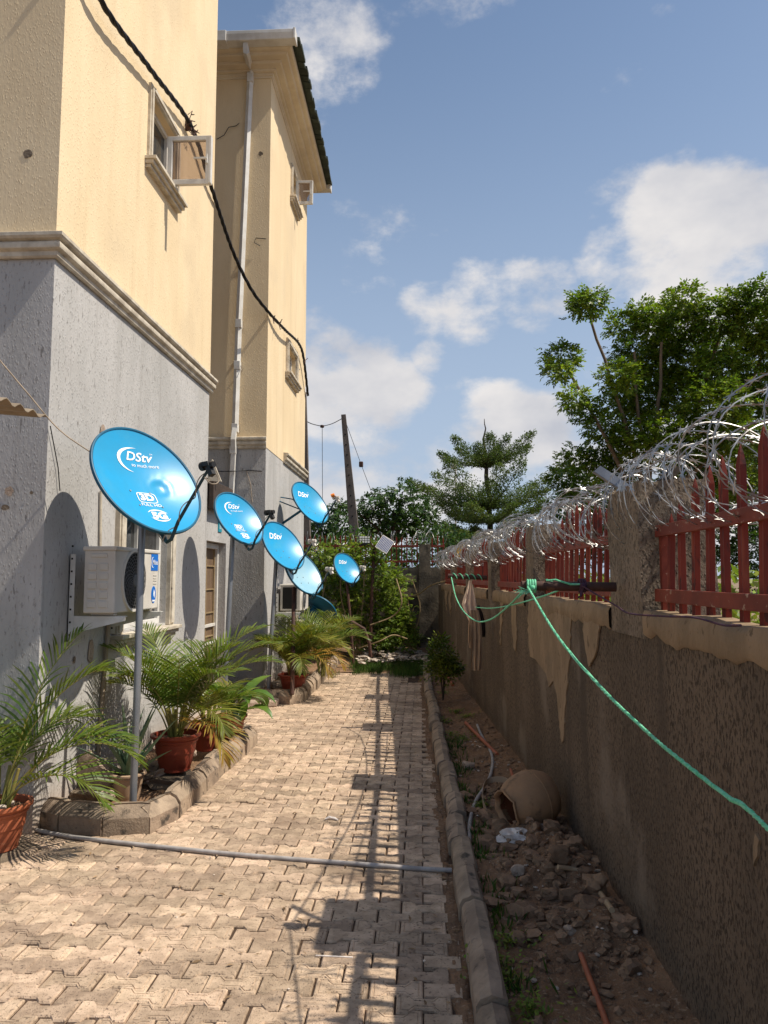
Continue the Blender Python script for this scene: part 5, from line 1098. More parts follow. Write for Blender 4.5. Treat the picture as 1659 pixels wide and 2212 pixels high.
stone(336, 1700, .05, (.085, .035, .024), 'stone', 'long pale stone leaning on the kerb of the near planter', 13, (0, -.3, .7), .10, .35)
stone(330, 1685, .05, (.09, .05, .04), 'stone', 'brown stone in front of the flat slab in the near planter', 17, (0, .1, -.4), .10, .35)
stone(408, 1650, .08, (.06, .045, .032), 'stone', 'pale square-edged stone just right of the dark red palm pot', 19, (0, 0, .6), .09, .2)
stone(610, 1484, .1, (.16, .08, .05), 'stone', 'pale stone left of the ribbed palm pot', 23, (0, 0, .2), .03, .3)
# slab on the path at the far planter
p = [atZ(533, 1531, 0), atZ(598, 1527, 0), atZ(606, 1519, 0), atZ(540, 1505, 0)]
m = MB(); m.prism([Vector((q.x, q.y, .0)) for q in p], (0, 0, .085)); tag(m.build('concrete_slab', 'stone', bevel=.015), 'pale concrete slab on the paving before the far planter, left of a steel pole', 'slab')

# ------------------------------------------------------------------ pipes, jar and rubble
pp = [atZ(50, 1787, .015), atZ(160, 1808, .015), atZ(383, 1833, .015), atZ(560, 1850, .015), atZ(756, 1865, .015), atZ(900, 1876, .015), atZ(976, 1880, .015)]
tube_thing('plastic_pipe', catm(pp, 5), .0135, 'pipeg', 'long grey plastic pipe laid across the whole path', 'pipe', 10)
def onsoil(px, py, up=0):
    z = .07
    for _ in range(6): p = atZ(px, py, z); z = dirtz(p.x, p.y)+up
    return atZ(px, py, z)
hz_ = [onsoil(px, py, .02) for (px, py) in ((1031, 1566), (1040, 1588), (1062, 1629), (1062, 1666), (1047, 1700), (1026, 1734), (1015, 1775), (1014, 1810), (1012, 1853))]
tube_thing('hose', catm(hz_, 6), .014, 'pipeg', 'bent grey conduit snaking along the soil beside the kerb', 'pipe', 8)
tube_thing('plastic_pipe', [onsoil(1006, 1561, .03), onsoil(1040, 1596, .03), onsoil(1074, 1630, .02)], .018, 'pipeo', 'orange plastic pipe lying under the bent grey conduit', 'pipe', 8)
tube_thing('plastic_pipe', catm([onsoil(1255, 2062, .03), onsoil(1280, 2130, .02), onsoil(1312, 2215, .0), onsoil(1335, 2290, -.02)], 4), .013, 'pipeo', 'orange plastic pipe half buried at the bottom edge by the wall', 'pipe', 8)
tube_thing('plastic_pipe', catm([onsoil(1205, 1873, .02), onsoil(1240, 1878, .03), onsoil(1272, 1890, .02)], 4), .013, 'pipet', 'short beige pipe lying on the clods below the clay jar', 'pipe', 8)
q = [onsoil(1296, 1928, .03), onsoil(1322, 1966, .03)]
g = tube_thing('plastic_pipe', q, .014, 'pipet', 'short split beige pipe near the stones at the wall foot', 'pipe', 10)
tube_thing('plastic_pipe', [onsoil(1103, 1662, .05), onsoil(1112, 1690, .03)], .012, 'pipeo', 'orange pipe end poking out just left of the clay jar', 'pipe', 8)
tube_thing('plastic_pipe', [atZ(967, 1437+20, .12), atZ(978, 1470+10, .1)], .02, 'pipeo', 'small orange pipe by the yellow-green shrub', 'pipe', 8)
st = catm([onsoil(1052, 1760, .03), onsoil(1042, 1725, .08), onsoil(1050, 1690, .10), onsoil(1085, 1684, .09), onsoil(1110, 1700, .05)], 6)
m = MB(); vs = []; fs = []
for i, p in enumerate(st): vs += [p+Vector((0, 0, .022)), p-Vector((0, 0, .022)), p+Vector((.004, .004, -.022)), p+Vector((.004, .004, .022))]
for i in range(len(st)-1):
    for j in range(4): fs.append((i*4+j, i*4+(j+1) % 4, (i+1)*4+(j+1) % 4, (i+1)*4+j))
m.add(vs, fs); tag(m.build('plastic_strip', 'tanpot', smooth=40), 'curled dark strap beside the mouth of the clay jar', 'strip')
jc = atZ(1146, 1728, .27)
J = thing('clay_jar', (jc.x, jc.y, .05), 'round clay jar with a chipped mouth lying on its side against the dark wall', 'jar')
ax = Vector((-.87, -.46, -.20)).normalized(); Mx = Matrix.Translation(jc-ax*.0) @ ax.to_track_quat('Z', 'Y').to_matrix().to_4x4()
prof = [(0, -.17), (.10, -.168), (.145, -.14), (.175, -.08), (.188, -.01), (.182, .06), (.160, .125), (.125, .175), (.118, .188), (.128, .198), (.130, .206), (.122, .212), (.112, .205), (.104, .18), (.14, .12), (.165, .05), (.165, -.03), (.12, -.13), (0, -.15)]
m = MB(); m.lathe(prof, Mx, 48)
jv = []
for i, v in enumerate(m.v):
    r_i = i//48; a = i % 48/48*2*math.pi; d = Vector(v)
    if 7 <= r_i <= 13: d -= ax*max(0, (.018*mnoise.noise(Vector((math.cos(a)*2.6, math.sin(a)*2.6, 1))) + .010*mnoise.noise(Vector((math.cos(a)*8, math.sin(a)*8, 4))))+.004)
    jv.append(tuple(d))
m.v = jv; m.build('body', ['clay'], J, smooth=50)
m = MB(); m.lathe([(.103, .176), (.14, .12), (.163, .05), (.163, -.03), (.12, -.128), (0, -.148)], Mx, 40); m.build('inside', 'clayin', J, smooth=60)
m = MB(); m.tube([Mx @ Vector((.187*math.cos(a), .187*math.sin(a), -.03)) for a in [j*2*math.pi/48 for j in range(48)]], .004, 5, closed=True); m.build('band', 'clay', J, smooth=60)
def srock(px, py, size, m, label, seed, name='stone', up=0, rough=.3, sub=3, cat='stone'):
    p = onsoil(px, py, up); mb = MB(); mb.rock((0, 0, 0), size, seed, sub, rough); o = mb.build(name, m, smooth=38); o.location = p; return tag(o, label, cat)
srock(1208, 1845, (.055, .048, .045), 'clod', 'square dark stone block on the rubble below the clay jar', 31, up=.05, rough=.12)
srock(1240, 1830, (.06, .05, .05), 'clod', 'rounded lump beside the square dark stone at the wall foot', 33, up=.04)
srock(1283, 1915, (.06, .05, .045), 'clod', 'rough lump of concrete against the wall above the split beige pipe', 35, up=.04, rough=.4)
srock(1120, 1880, (.035, .03, .028), 'stone', 'small brown stone in front of the rubble heap', 37, up=.02)
srock(1070, 1770, (.09, .07, .045), 'clod', 'crumbly soil lump right below the mouth of the clay jar', 39, up=.03, rough=.5)
srock(1175, 1785, (.06, .03, .015), 'stone', 'flat pale brick piece at the base of the clay jar', 41, up=.03, rough=.1)
srock(1012, 1655, (.06, .045, .03), 'stone', 'pale angular stone between the kerb and the bent conduit', 43, up=.02)
srock(1232, 2010, (.030, .022, .02), 'stone', 'small stone alone on the soil lower right', 45, up=.015)
# crumpled bag
p = onsoil(1112, 1808, .04); mb = MB(); bm = bmesh.new(); bmesh.ops.create_icosphere(bm, subdivisions=3, radius=1)
vs = []
for v in bm.verts: c = v.co; d = 1+.55*mnoise.noise(c*2.2+Vector((4, 2, 1)))+.25*mnoise.noise(c*6); vs.append(p+Vector((c.x*.10*d, c.y*.07*d, c.z*.05*d)))
mb.add(vs, [tuple(v.index for v in f.verts) for f in bm.faces]); bm.free(); tag(mb.build('plastic_bag', 'bag', smooth=20), 'crumpled white plastic bag on the rubble left of the dark stone block', 'bag')
p = onsoil(1208, 1990, .012); m = MB(); m.prism([p+Vector((-.025, -.015, 0)), p+Vector((.025, -.012, .0)), p+Vector((-.01, .03, .01))], (0, 0, .012)); tag(m.build('tile_shard', 'white'), 'small white tile shard on the soil', 'shard')
# loose rubble on the strip and fine bits
mb = MB(); rr = random.Random(9)
for k in range(1300):
    y = rr.uniform(1.6, 9) if k % 3 else rr.uniform(3.2, 6.2); t = rr.random()**.8; x = kerbx(y)+.15+(wallx(y)-kerbx(y)-.18)*t; s = rr.choice((.006, .009, .012, .018, .03))*rr.uniform(.7, 1.2)*(1.25 if 3.6 < y < 6.3 else .75)
    if k % 3 == 0 and rr.random() < .5: s *= 1.5
    mb.rock((x, y, dirtz(x, y)+s*.25), (s, s*rr.uniform(.6, 1), s*rr.uniform(.45, .8)), k*.37, 1 if s < .03 else 2, .35)
tag(mb.build('rubble', 'clod', smooth=18), 'crumbled brown clods and gravel scattered on the soil strip', 'rubble', kind='stuff')
mb = MB()
for k in range(110):
    y = rr.uniform(2, 8); x = kerbx(y)+.15+(wallx(y)-kerbx(y)-.18)*rr.random(); s = rr.uniform(.006, .016); mb.rock((x, y, dirtz(x, y)+s*.4), (s, s*.8, s*.5), k, 1, .3)
for k in range(60):
    y = rr.uniform(2.6, 11); x = rr.uniform(-1.5, kerbx(y)-.05); s = rr.uniform(.003, .008); mb.rock((x, y, .003), (s, s*.8, s*.5), k, 1, .3)
tag(mb.build('gravel', 'rubble', smooth=40), 'pale chips sprinkled on the soil strip and the paving', 'gravel', kind='stuff')
mb = MB()
for k in range(800):
    px = rr.uniform(770, 950); py = rr.uniform(1385, 1418); p = atZ(px, py, .15+rr.random()*.12); 
    if p.y > YB-.1: p.y = YB-.15-rr.random()*.8
    s = rr.uniform(.012, .055)*(1.3 if px < 870 else .8); mb.rock((p.x, p.y, .10+rr.random()*.18*max(.2, 1-abs(px-830)/130)), (s*1.3, s*.8, s*.4), k, 1, .5)
tag(mb.build('rubble', 'rubble', smooth=10), 'heap of pale plaster rubble in front of the back wall', 'rubble', kind='stuff')

# ------------------------------------------------------------------ grass and weeds
def blades(name, pts, hmin, hmax, m, label, w=.006, lean=.5):
    n = len(pts); P = np.array(pts); a = np.random.uniform(0, 6.28, n); l = np.random.uniform(0, lean, n); D = unit(np.stack([np.cos(a)*l, np.sin(a)*l, np.ones(n)], 1)); b_ = np.random.uniform(0, 6.28, n); S = np.stack([np.cos(b_), np.sin(b_), np.zeros(n)], 1)
    return tag(leafmesh(name, P, D, S, np.random.uniform(hmin, hmax, n), np.full(n, w)*np.random.uniform(.6, 1.4, n), m), label, 'grass', kind='stuff')
pts = []
for k in range(9000):
    x = random.uniform(-1.55, .5); y = random.uniform(YPE-.55+.25*math.sin(x*5), 15.1)
    if mnoise.noise(Vector((x*2.5, y*2.5, 3))) > -.25+max(0, (-x-1.0)) and x < wallx(y)-.1: pts.append((x, y, .0))
blades('grass', pts, .06, .20, 'grass', 'green grass at the end of the paved path', .008)
pts = []
for k in range(1500):
    y = random.uniform(2.0, 8.5); x = kerbx(y)+.14+abs(random.gauss(0, .08))
    if mnoise.noise(Vector((x*1.2, y*2.2, 9))) > .02: pts.append((x, y, dirtz(x, y)-.005))
blades('grass', pts, .03, .09, 'grass', 'weeds and grass tufts on the soil beside the kerb', .010, 1.2)
pts = []
for (px, py, r) in ((1080, 2120, .09), (1100, 2040, .07), (1060, 2085, .06), (1150, 2190, .08), (1040, 1745, .05), (975, 1590, .10), (1000, 1600, .08), (960, 1560, .08), (985, 1540, .08), (960, 1500, .07), (1010, 1548, .08)):
    c = onsoil(px, py)
    for k in range(170): a = random.uniform(0, 6.28); q = abs(random.gauss(0, r)); x, y = c.x+q*math.cos(a), c.y+q*math.sin(a); pts.append((x, y, dirtz(x, y)+.005+random.random()*.03))
n = len(pts); a = np.random.uniform(0, 6.28, n); D = unit(np.stack([np.cos(a), np.sin(a), np.random.uniform(-.1, .9, n)], 1)); b_ = a+1.57
tag(leafmesh('weeds', np.array(pts), D, np.stack([np.cos(b_), np.sin(b_), np.random.uniform(-.3, .3, n)], 1), np.random.uniform(.015, .035, n), np.random.uniform(.008, .016, n), 'bush'), 'small leafy weeds creeping on the soil strip', 'weeds', kind='stuff')

# ------------------------------------------------------------------ trees and shrubs
def cloud(blobs, per, leaf, flat=.35, comp=5, hang=.25, shell=.55, rs=None):
    """compound leaf sprays spread through blobs (centre, rx, ry, rz); returns arrays"""
    rs = rs or np.random; Ps = []; Ds = []; Ss = []; Ls = []; Ws = []
    for (c, rx, ry, rz) in blobs:
        n = int(per*(rx*ry*rz)**(2/3)*1.0)+8; d = unit(rs.normal(size=(n, 3))); r = rs.uniform(shell, 1.0, n)**.6*(1+.25*rs.normal(size=n)*.5)
        P = np.array(c)+d*r[:, None]*np.array([rx, ry, rz]); out = unit(d*np.array([1, 1, flat])+rs.normal(size=(n, 3))*.45+np.array([0, 0, .1-hang]))
        side = unit(np.cross(out, np.array([0, 0, 1.0])+rs.normal(size=(n, 3))*.35))
        for k in range(comp):
            t = (k+1)/comp; base = P+out*leaf*1.1*t
            for sg in ((-1, 1) if k < comp-1 else (0,)):
                D = unit(out*(.55 if sg else 1)+side*sg*.85+rs.normal(size=(n, 3))*.18+np.array([0, 0, -.15])); S = unit(np.cross(D, np.cross(out, side)+rs.normal(size=(n, 3))*.3)+1e-6)
                Ps.append(base); Ds.append(D); Ss.append(S); Ls.append(leaf*rs.uniform(.55, .9, n)); Ws.append(leaf*rs.uniform(.30, .42, n))
    return [np.concatenate(a) for a in (Ps, Ds, Ss, Ls, Ws)]
def limb(mb, pts, r0, r1, n=7):
    pts = catm(pts, 5); k = len(pts); mb.tube([p+Vector((mnoise.noise(p*2), mnoise.noise(p*2+Vector((5, 0, 0))), 0))*r0*.6 for p in pts], [r0+(r1-r0)*i/(k-1) for i in range(k)], n)
# big bright tree beyond the right wall
YT = 17.5; r_ = random.Random(4)
BL = [(1268, 655, 42), (1252, 650, 26), (1215, 770, 40), (1205, 800, 30), (1240, 860, 34), (1262, 890, 30), (1350, 700, 42), (1385, 670, 30), (1420, 695, 50), (1480, 650, 46), (1470, 700, 60), (1545, 690, 55), (1590, 650, 40), (1640, 640, 45), (1640, 700, 60), (1560, 740, 60), (1375, 770, 60), (1420, 780, 60), (1480, 780, 70), (1340, 810, 45), (1550, 800, 70), (1620, 790, 70), (1345, 860, 50), (1400, 860, 65), (1470, 860, 70), (1540, 870, 70), (1620, 870, 70), (1310, 930, 45), (1370, 940, 60), (1440, 950, 65), (1520, 950, 65), (1600, 950, 65), (1250, 990, 42), (1300, 1000, 45), (1220, 1030, 36), (1700, 720, 80), (1700, 850, 80), (1700, 980, 80), (1350, 1010, 50), (1480, 1030, 60), (1580, 1040, 60), (1260, 1060, 45), (1330, 1080, 50)]
blobs = []
for (px, py, r) in BL:
    Y = YT+r_.uniform(-1.1, 1.3); c = atY(px, py, Y); s = r*Y/FPX; blobs.append((c, s*1.05, s*1.1, s*.85))
tb = atY(1395, 1290, YT+.5); tb.z = 1.15
T1 = thing('tree', tuple(tb), 'large bright green tree with two lone leafy poles, beyond the right wall', 'tree')
mb = MB(); fork = tb+Vector((0, 0, 1.2)); limb(mb, [tb, tb+Vector((.05, 0, .7)), fork], .2, .16, 9); mb.build('trunk', 'bark', T1, smooth=60)
for (a, b_, c_, r0) in (((1385, 1040), (1345, 900), (1275, 690), .075), ((1370, 1080), (1300, 930), (1222, 790), .07), ((1400, 1040), (1420, 900), (1430, 740), .09), ((1420, 1060), (1500, 900), (1560, 700), .09), ((1430, 1080), (1560, 960), (1650, 760), .08), ((1400, 1000), (1380, 900), (1370, 760), .06)):
    m = MB(); limb(m, [fork, atY(a[0], a[1], YT+.3), atY(b_[0], b_[1], YT+.1), atY(c_[0], c_[1], YT)], r0, .03, 7); m.build('limb', 'bark', T1, smooth=60)
blobs = [(c, a*.93, b_*.93, d*.9) for (c, a, b_, d) in blobs]; A = cloud(blobs, 1150, .13, comp=4, hang=.3, shell=.25); leafmesh('crown', *A, 'leafbig', T1)
# second bigger dark mass of the same belt, behind
blobs = [(atY(px, py, 23+r_.uniform(-1, 1)), r*23/FPX, r*23/FPX, r*23/FPX*.85) for (px, py, r) in ((1560, 1000, 80), (1480, 1080, 70), (1640, 1080, 80), (1380, 1110, 60), (1290, 1120, 50), (1560, 1150, 70), (1450, 1180, 60), (1640, 1200, 70), (1230, 1090, 45), (1750, 1050, 90), (1340, 1190, 55), (1250, 1180, 50))]
b0 = atY(1500, 1290, 23); b0.z = 1.15; T2 = thing('tree', tuple(b0), 'dense dark tree low behind the red fence, under the large bright tree', 'tree')
m = MB(); limb(m, [b0, b0+Vector((.1, 0, 1.5)), b0+Vector((.1, 0, 3))], .18, .08); m.build('trunk', 'barkd', T2, smooth=60)
leafmesh('crown', *cloud(blobs, 600, .16, comp=4, shell=.3), 'leafdk', T2)
# layered tree
YL = 30.0; b0 = atY(1052, 1300, YL); b0.z = 1.1; T3 = thing('layered_tree', tuple(b0), 'airy tree with flat layered boughs and a spire top, behind the razor wire', 'tree')
m = MB(); tp = atY(1047, 905, YL); limb(m, [b0, atY(1058, 1150, YL), atY(1052, 1030, YL), atY(1047, 960, YL), tp], .16, .012, 8); m.build('trunk', 'barkd', T3, smooth=60)
Ps = []; Ds = []; Ss = []; Ls = []; Ws = []
tiers = [(1000, 96, 58, 11), (1092, 165, 82, 11), (1120, 135, 44, 9), (1150, 110, 26, 9), (1178, 90, 6, 8)]
r_ = random.Random(6); TW = MB()
for (py, rpx, rise, nb) in tiers:
    for k in range(nb):
        az = 6.283*(k+r_.random()*.6)/nb; Rr = rpx*YL/FPX*r_.uniform(.65, 1.1); o = atY(1052, py+8, YL); top = rise*YL/FPX*r_.uniform(.5, 1.15); e = o+Vector((math.cos(az)*Rr, math.sin(az)*Rr, top)); mid = o.lerp(e, .55)+Vector((0, 0, -.10*Rr))
        br = catm([o, mid, e], 6); TW.tube(br, [.03*(1-.85*i/(len(br)-1)) for i in range(len(br))], 4)
        n = int(560*Rr/2.2); t = np.array([r_.random()**.75 for _ in range(n)]); idx = np.clip((t*(len(br)-1)).astype(int), 0, len(br)-2); B = np.array([list(p) for p in br]); base = B[idx]+(B[idx+1]-B[idx])*((t*(len(br)-1))-idx)[:, None]
        spread = (.10+.24*np.sin(np.pi*np.clip(t, .1, 1)))*Rr*.62; q = unit(np.random.normal(size=(n, 3))); off = q*spread[:, None]*np.array([1, 1, .13])+np.array([0, 0, .04]); P = base+off
        for c_ in range(3):
            D = unit(np.random.normal(size=(n, 3))*.8+np.array([math.cos(az)*.5, math.sin(az)*.5, .5])); S = unit(np.cross(D, np.random.normal(size=(n, 3)))); Ps.append(P+np.random.normal(size=(n, 3))*.05); Ds.append(D); Ss.append(S); Ls.append(np.random.uniform(.06, .11, n)); Ws.append(np.random.uniform(.03, .05, n))
TW.build('branches', 'barkd', T3); leafmesh('crown', *[np.concatenate(a) for a in (Ps, Ds, Ss, Ls, Ws)], 'leaffine', T3)
# background trees behind the back wall
def bgtree(label, Y, bl, leaf, m, per=420, comp=5, tx=None, hang=.45):
    blobs = [(atY(px, py, Y+r_.uniform(-.9, .9)), r*Y/FPX, r*Y/FPX*1.1, r*Y/FPX*.72) for (px, py, r) in bl]
    b0 = atY(tx or bl[0][0], 1290, Y); b0.z = 1.0; T = thing('tree', tuple(b0), label, 'tree'); q = MB(); ctr = sum((b[0] for b in blobs), Vector())/len(blobs)
    limb(q, [b0, b0.lerp(ctr, .5)+Vector((.2, 0, 0)), ctr], .16, .08); q.build('trunk', 'barkd', T, smooth=60); q = MB()
    for b in blobs: q.tube([b0.lerp(ctr, .5), b0.lerp(ctr, .7).lerp(b[0], .4), b[0]], [.07, .045, .02], 5)
    q.build('branches', 'barkd', T, smooth=60); leafmesh('crown', *cloud(blobs, per, leaf, comp=comp, hang=hang, shell=.35), m, T)
bgtree('dark feathery tree behind the leaning concrete pole, the middle of the background trees', 24, [(830, 1070, 26), (870, 1062, 28), (905, 1085, 26), (800, 1090, 28), (850, 1100, 38), (890, 1115, 34), (925, 1105, 20), (815, 1125, 34), (860, 1140, 34), (915, 1140, 30), (770, 1105, 24), (785, 1140, 30)], .15, 'leafdk', 520)
bgtree('dark tree left of the leaning concrete pole, just right of the far building', 22, [(735, 1100, 24), (710, 1105, 26), (745, 1130, 28), (700, 1140, 30), (730, 1160, 28), (675, 1120, 26), (672, 1160, 26)], .14, 'leafdk', 520)
bgtree('low dark tree between the feathery tree and the layered tree', 27, [(945, 1130, 22), (960, 1150, 24), (925, 1160, 24), (990, 1160, 24), (1020, 1165, 22)], .13, 'leaffine', 500)
bgtree('distant round tree mass below the layered tree, behind the wire', 34, [(1060, 1185, 22), (1100, 1180, 26), (1150, 1175, 28), (1010, 1190, 18), (1190, 1165, 28)], .16, 'leafdk', 420)
# hedge seen between the pickets
pts = [(wallx(y)+.9+random.random()*1.6, y, 1.25+random.random()**2*.55) for y in [random.uniform(5, 16) for _ in range(7000)]]
n = len(pts); D = unit(np.random.normal(size=(n, 3))+np.array([0, 0, .6])); tag(leafmesh('undergrowth', np.array(pts), D, unit(np.cross(D, np.random.normal(size=(n, 3)))), np.random.uniform(.05, .11, n), np.random.uniform(.025, .05, n), 'bush'), 'scrubby undergrowth growing on the bank behind the red fence', 'undergrowth', kind='stuff')
mb = MB()
for k in range(260):
    y = random.uniform(1.2, 6); x = wallx(y)+.35+random.random()*1.2; p = Vector((x, y, 1.22)); d = Vector((random.gauss(0, .5), random.gauss(0, .7), random.uniform(.1, .7))); mb.tube([p, p+d*.18, p+d*.3+Vector((0, 0, -.03))], .003, 4)
tag(mb.build('dry_twigs', 'twig'), 'dry twigs and straw on the bank behind the nearest red panel', 'twigs', kind='stuff')
pts = []
for k in range(16000):
    x = random.uniform(-9, 3.5); y = random.uniform(17.2, 20.5); z = 1.05+random.random()**.8*(1.75+.5*mnoise.noise(Vector((x*.9, 0, 0)))); pts.append((x, y, z))
n = len(pts); D = unit(np.random.normal(size=(n, 3))+np.array([0, 0, .3])); tag(leafmesh('undergrowth', np.array(pts), D, unit(np.cross(D, np.random.normal(size=(n, 3)))), np.random.uniform(.08, .15, n), np.random.uniform(.04, .07, n), 'leafdk'), 'dark undergrowth behind the red fence of the back wall', 'undergrowth', kind='stuff')
# shrubs filling the far left corner
def shrub(label, Y, bl, leaf, m, per, comp=5, hang=.2, stems=5):
    blobs = [(atY(px, py, Y+r_.uniform(-.35, .35)), r*Y/FPX, r*Y/FPX*.8, r*Y/FPX*.9) for (px, py, r) in bl]
    b0 = atY(bl[-1][0], 1400, Y); b0.z = .1; T = thing('shrub', tuple(b0), label, 'shrub'); q = MB()
    for k, b in enumerate(blobs[:stems*2]): q.tube(catm([b0+Vector((random.uniform(-.15, .15), 0, 0)), b0.lerp(b[0], .5)+Vector((random.uniform(-.2, .2), 0, .1)), b[0]], 4), [.014]*8+[.008], 5)
    q.build('stems', 'twig', T, smooth=60); leafmesh('foliage', *cloud(blobs, per, leaf, comp=comp, hang=hang, shell=.1), m, T)
shrub('tall feathery green shrub right behind the farthest standing dish', 15.2, [(740, 1200, 36), (790, 1195, 36), (820, 1225, 34), (760, 1240, 45), (810, 1270, 40), (730, 1270, 42), (780, 1300, 45), (845, 1290, 34), (830, 1330, 38), (750, 1340, 45), (800, 1360, 38), (850, 1250, 30), (858, 1345, 32), (835, 1375, 30), (770, 1380, 30)], .075, 'bush', 2000)
shrub('leafy shrub between the far building corner and the tall feathery shrub', 15.0, [(690, 1200, 30), (680, 1240, 36), (710, 1230, 30), (675, 1290, 36), (700, 1330, 36), (700, 1370, 34)], .07, 'bush', 1900)
shrub('low shrub at the foot of the back wall, right of the lamp post', 15.3, [(865, 1345, 26), (850, 1375, 26), (885, 1365, 22), (875, 1385, 24), (840, 1395, 22), (858, 1318, 26), (880, 1335, 20), (900, 1380, 18), (820, 1385, 22)], .065, 'bush', 1800)
shrub('thin creeper hanging on the stained back wall near its pillar', 16.1, [(870, 1260, 10), (880, 1285, 13), (866, 1300, 10), (890, 1250, 8), (872, 1325, 11), (895, 1310, 8)], .05, 'bush', 500, stems=3)
def croton(px, py, h, label):
    p = atZ(px, py, .08); g = thing('shrub', tuple(p), label, 'shrub'); q = MB()
    for k in range(5): a = k*1.3; q.tube([p, p+Vector((math.cos(a)*.03, math.sin(a)*.03, h*.35)), p+Vector((math.cos(a)*.10, math.sin(a)*.10, h*.7))], [.01, .008, .005], 5)
    q.build('stems', 'barkd', g, smooth=60)
    blobs = [(p+Vector((0, 0, h*.48)), .24, .2, .14), (p+Vector((.02, 0, h*.62)), .2, .18, .14), (p+Vector((-.03, 0, h*.8)), .14, .13, .13), (p+Vector((-.02, 0, h*.98)), .08, .08, .10), (p+Vector((.1, 0, h*.5)), .12, .1, .1)]
    leafmesh('foliage', *cloud(blobs, 6500, .075, comp=2, hang=-.4, shell=.2), 'croton', g)
croton(957, 1512, .78, 'yellow-green shrub growing between the kerb end and the dark wall')
# dry branches hanging at the corner
for (P_, lb) in ((((880, 1290, 16.0), (905, 1283, 15.6), (930, 1265, 15.2), (962, 1255, 14.8)), 'bare dry branch reaching out from the corner of the two walls'), (((800, 1350, 14.6), (850, 1330, 14.6), (868, 1300, 14.5), (856, 1250, 14.6)), 'thin bare branch arching over the shrubs'), (((775, 1400, 14.4), (820, 1385, 14.2), (850, 1372, 14.3), (880, 1380, 14.3)), 'pale fallen branch lying across the rubble heap')):
    tube_thing('dry_branch', catm([atY(*p) for p in P_], 6), .014, 'twig', lb, 'branch', 5)

# ------------------------------------------------------------------ poles, wires, lamp, solar panel
def cpole(pts, r0, r1, label):
    g = thing('utility_pole', tuple(pts[0]), label, 'pole', 'concrete utility poles'); mb = MB(); a, b_ = Vector(pts[0]), Vector(pts[1]); t = (b_-a).normalized(); u = Vector((1, 0, 0)); u = (u-t*u.dot(t)).normalized(); w_ = t.cross(u); vs = []; n = 12
    for i in range(n+1):
        r = r0+(r1-r0)*i/n; c = a.lerp(b_, i/n)
        for (p, q) in ((-1, -.8), (1, -.8), (1, .8), (-1, .8)): vs.append(c+u*r*p*(1+.06*mnoise.noise(Vector((i, p, q))))+w_*r*q)
    fs = [(i*4+j, i*4+(j+1) % 4, (i+1)*4+(j+1) % 4, (i+1)*4+j) for i in range(n) for j in range(4)]+[(n*4, n*4+1, n*4+2, n*4+3)]
    mb.add(vs, fs); body = mb.build('shaft', 'concrete', g)
    for k in range(9): c = a.lerp(b_, .4+.06*k); q = MB(); r = r0+(r1-r0)*(.4+.06*k); q.obox(c-w_*(r*.8+.001), u*.018, w_*.004, t*.018); q.build('bolt_hole', 'dark', body)
    return g
YPO = 21.0; a = atY(772, 1260, YPO); a.z = 1.0; tp = atY(742, 896, YPO)
a = tp.lerp(atY(769, 1190, YPO), 1.25)
cpole((a, tp), .16, .065, 'leaning dark concrete pole rising above the feathery background tree')
t2 = atY(655, 848, 19); cpole((atY(662, 1300, 19), t2), .15, .08, 'concrete pole half hidden behind the edge of the far building')
wi = MB(); ins = atY(696, 921, 20); wi.tube(catm([atY(650, 903, 19), atY(672, 915, 19.5), ins], 5), .012, 4); wi.tube(catm([ins, atY(718, 915, 20.5), atY(741, 903, YPO)], 5), .012, 4); wi.tube([ins, atY(697, 1180, 20)], .009, 4)
wo_ = tag(wi.build('overhead_wire', 'cable'), 'thin wires slung between the two concrete poles with a drop wire', 'wire')
q = MB(); q.rock(ins, (.05, .05, .05), 3, 1, .2); q.build('insulator', 'rust', wo_)
st1 = atY(780, 1003, YPO+.5); wi = MB(); wi.tube([atY(748, 915, YPO), st1, atY(807, 1075, YPO+1), atY(860, 1200, YPO+1.5)], .009, 4); so = tag(wi.build('stay_wire', 'cable'), 'stay wire slanting right from the leaning pole with a brown insulator', 'wire')
q = MB(); q.box(st1-Vector((.06, .06, .08)), st1+Vector((.06, .06, .08))); q.build('insulator', 'rust', so, bevel=.02)
b0 = atY(984, 1290, 40); b0.z = 0; tp = atY(984, 1012, 40); g = thing('street_lamp', tuple(b0), 'tiny globe street lamp beside the layered tree', 'street lamp')
m = MB(); m.tube([b0, tp], .05, 8); m.build('pole', 'acw', g, smooth=60); m = MB(); m.lathe([(0, -.17), (.12, -.13), (.17, 0), (.13, .12), (0, .17)], Matrix.Translation(tp+Vector((-.1, 0, .12))), 16); m.build('globe', 'acw', g, smooth=60)
YF = 15.0; g = thing('solar_floodlight', tuple(atY(799, 1385, YF)), 'black post carrying a floodlight and a small tilted solar panel', 'floodlight')
m = MB(); m.tube([atY(800, 1400, YF), atY(803, 1290, YF), atY(808, 1180, YF)], .032, 8); m.build('post', 'rust', g, smooth=60)
a, b_ = atY(775, 1179, YF-.05), atY(800, 1158, YF-.05); m = MB(); m.box((a.x, YF-.08, a.z), (b_.x, YF+.0, b_.z)); lh = m.build('lamp_housing', 'black', g, bevel=.01)
for i in range(4):
    for j in range(3): q = MB(); dx = (b_.x-a.x)/4.4; dz = (b_.z-a.z)/4.2; x = a.x+dx*(.25+i); z = b_.z-dz*(1.1+j); q.box((x+.005, YF-.092, z+.005), (x+dx-.005, YF-.079, z+dz-.005)); q.build('lamp_lens', 'led', lh, bevel=.004)
m = MB(); m.tube([atY(800, 1170, YF), atY(808, 1185, YF)], .015, 6); m.tube([atY(809, 1225, YF), atY(826, 1200, YF-.02)], .012, 6); m.build('brace', 'rust', g)
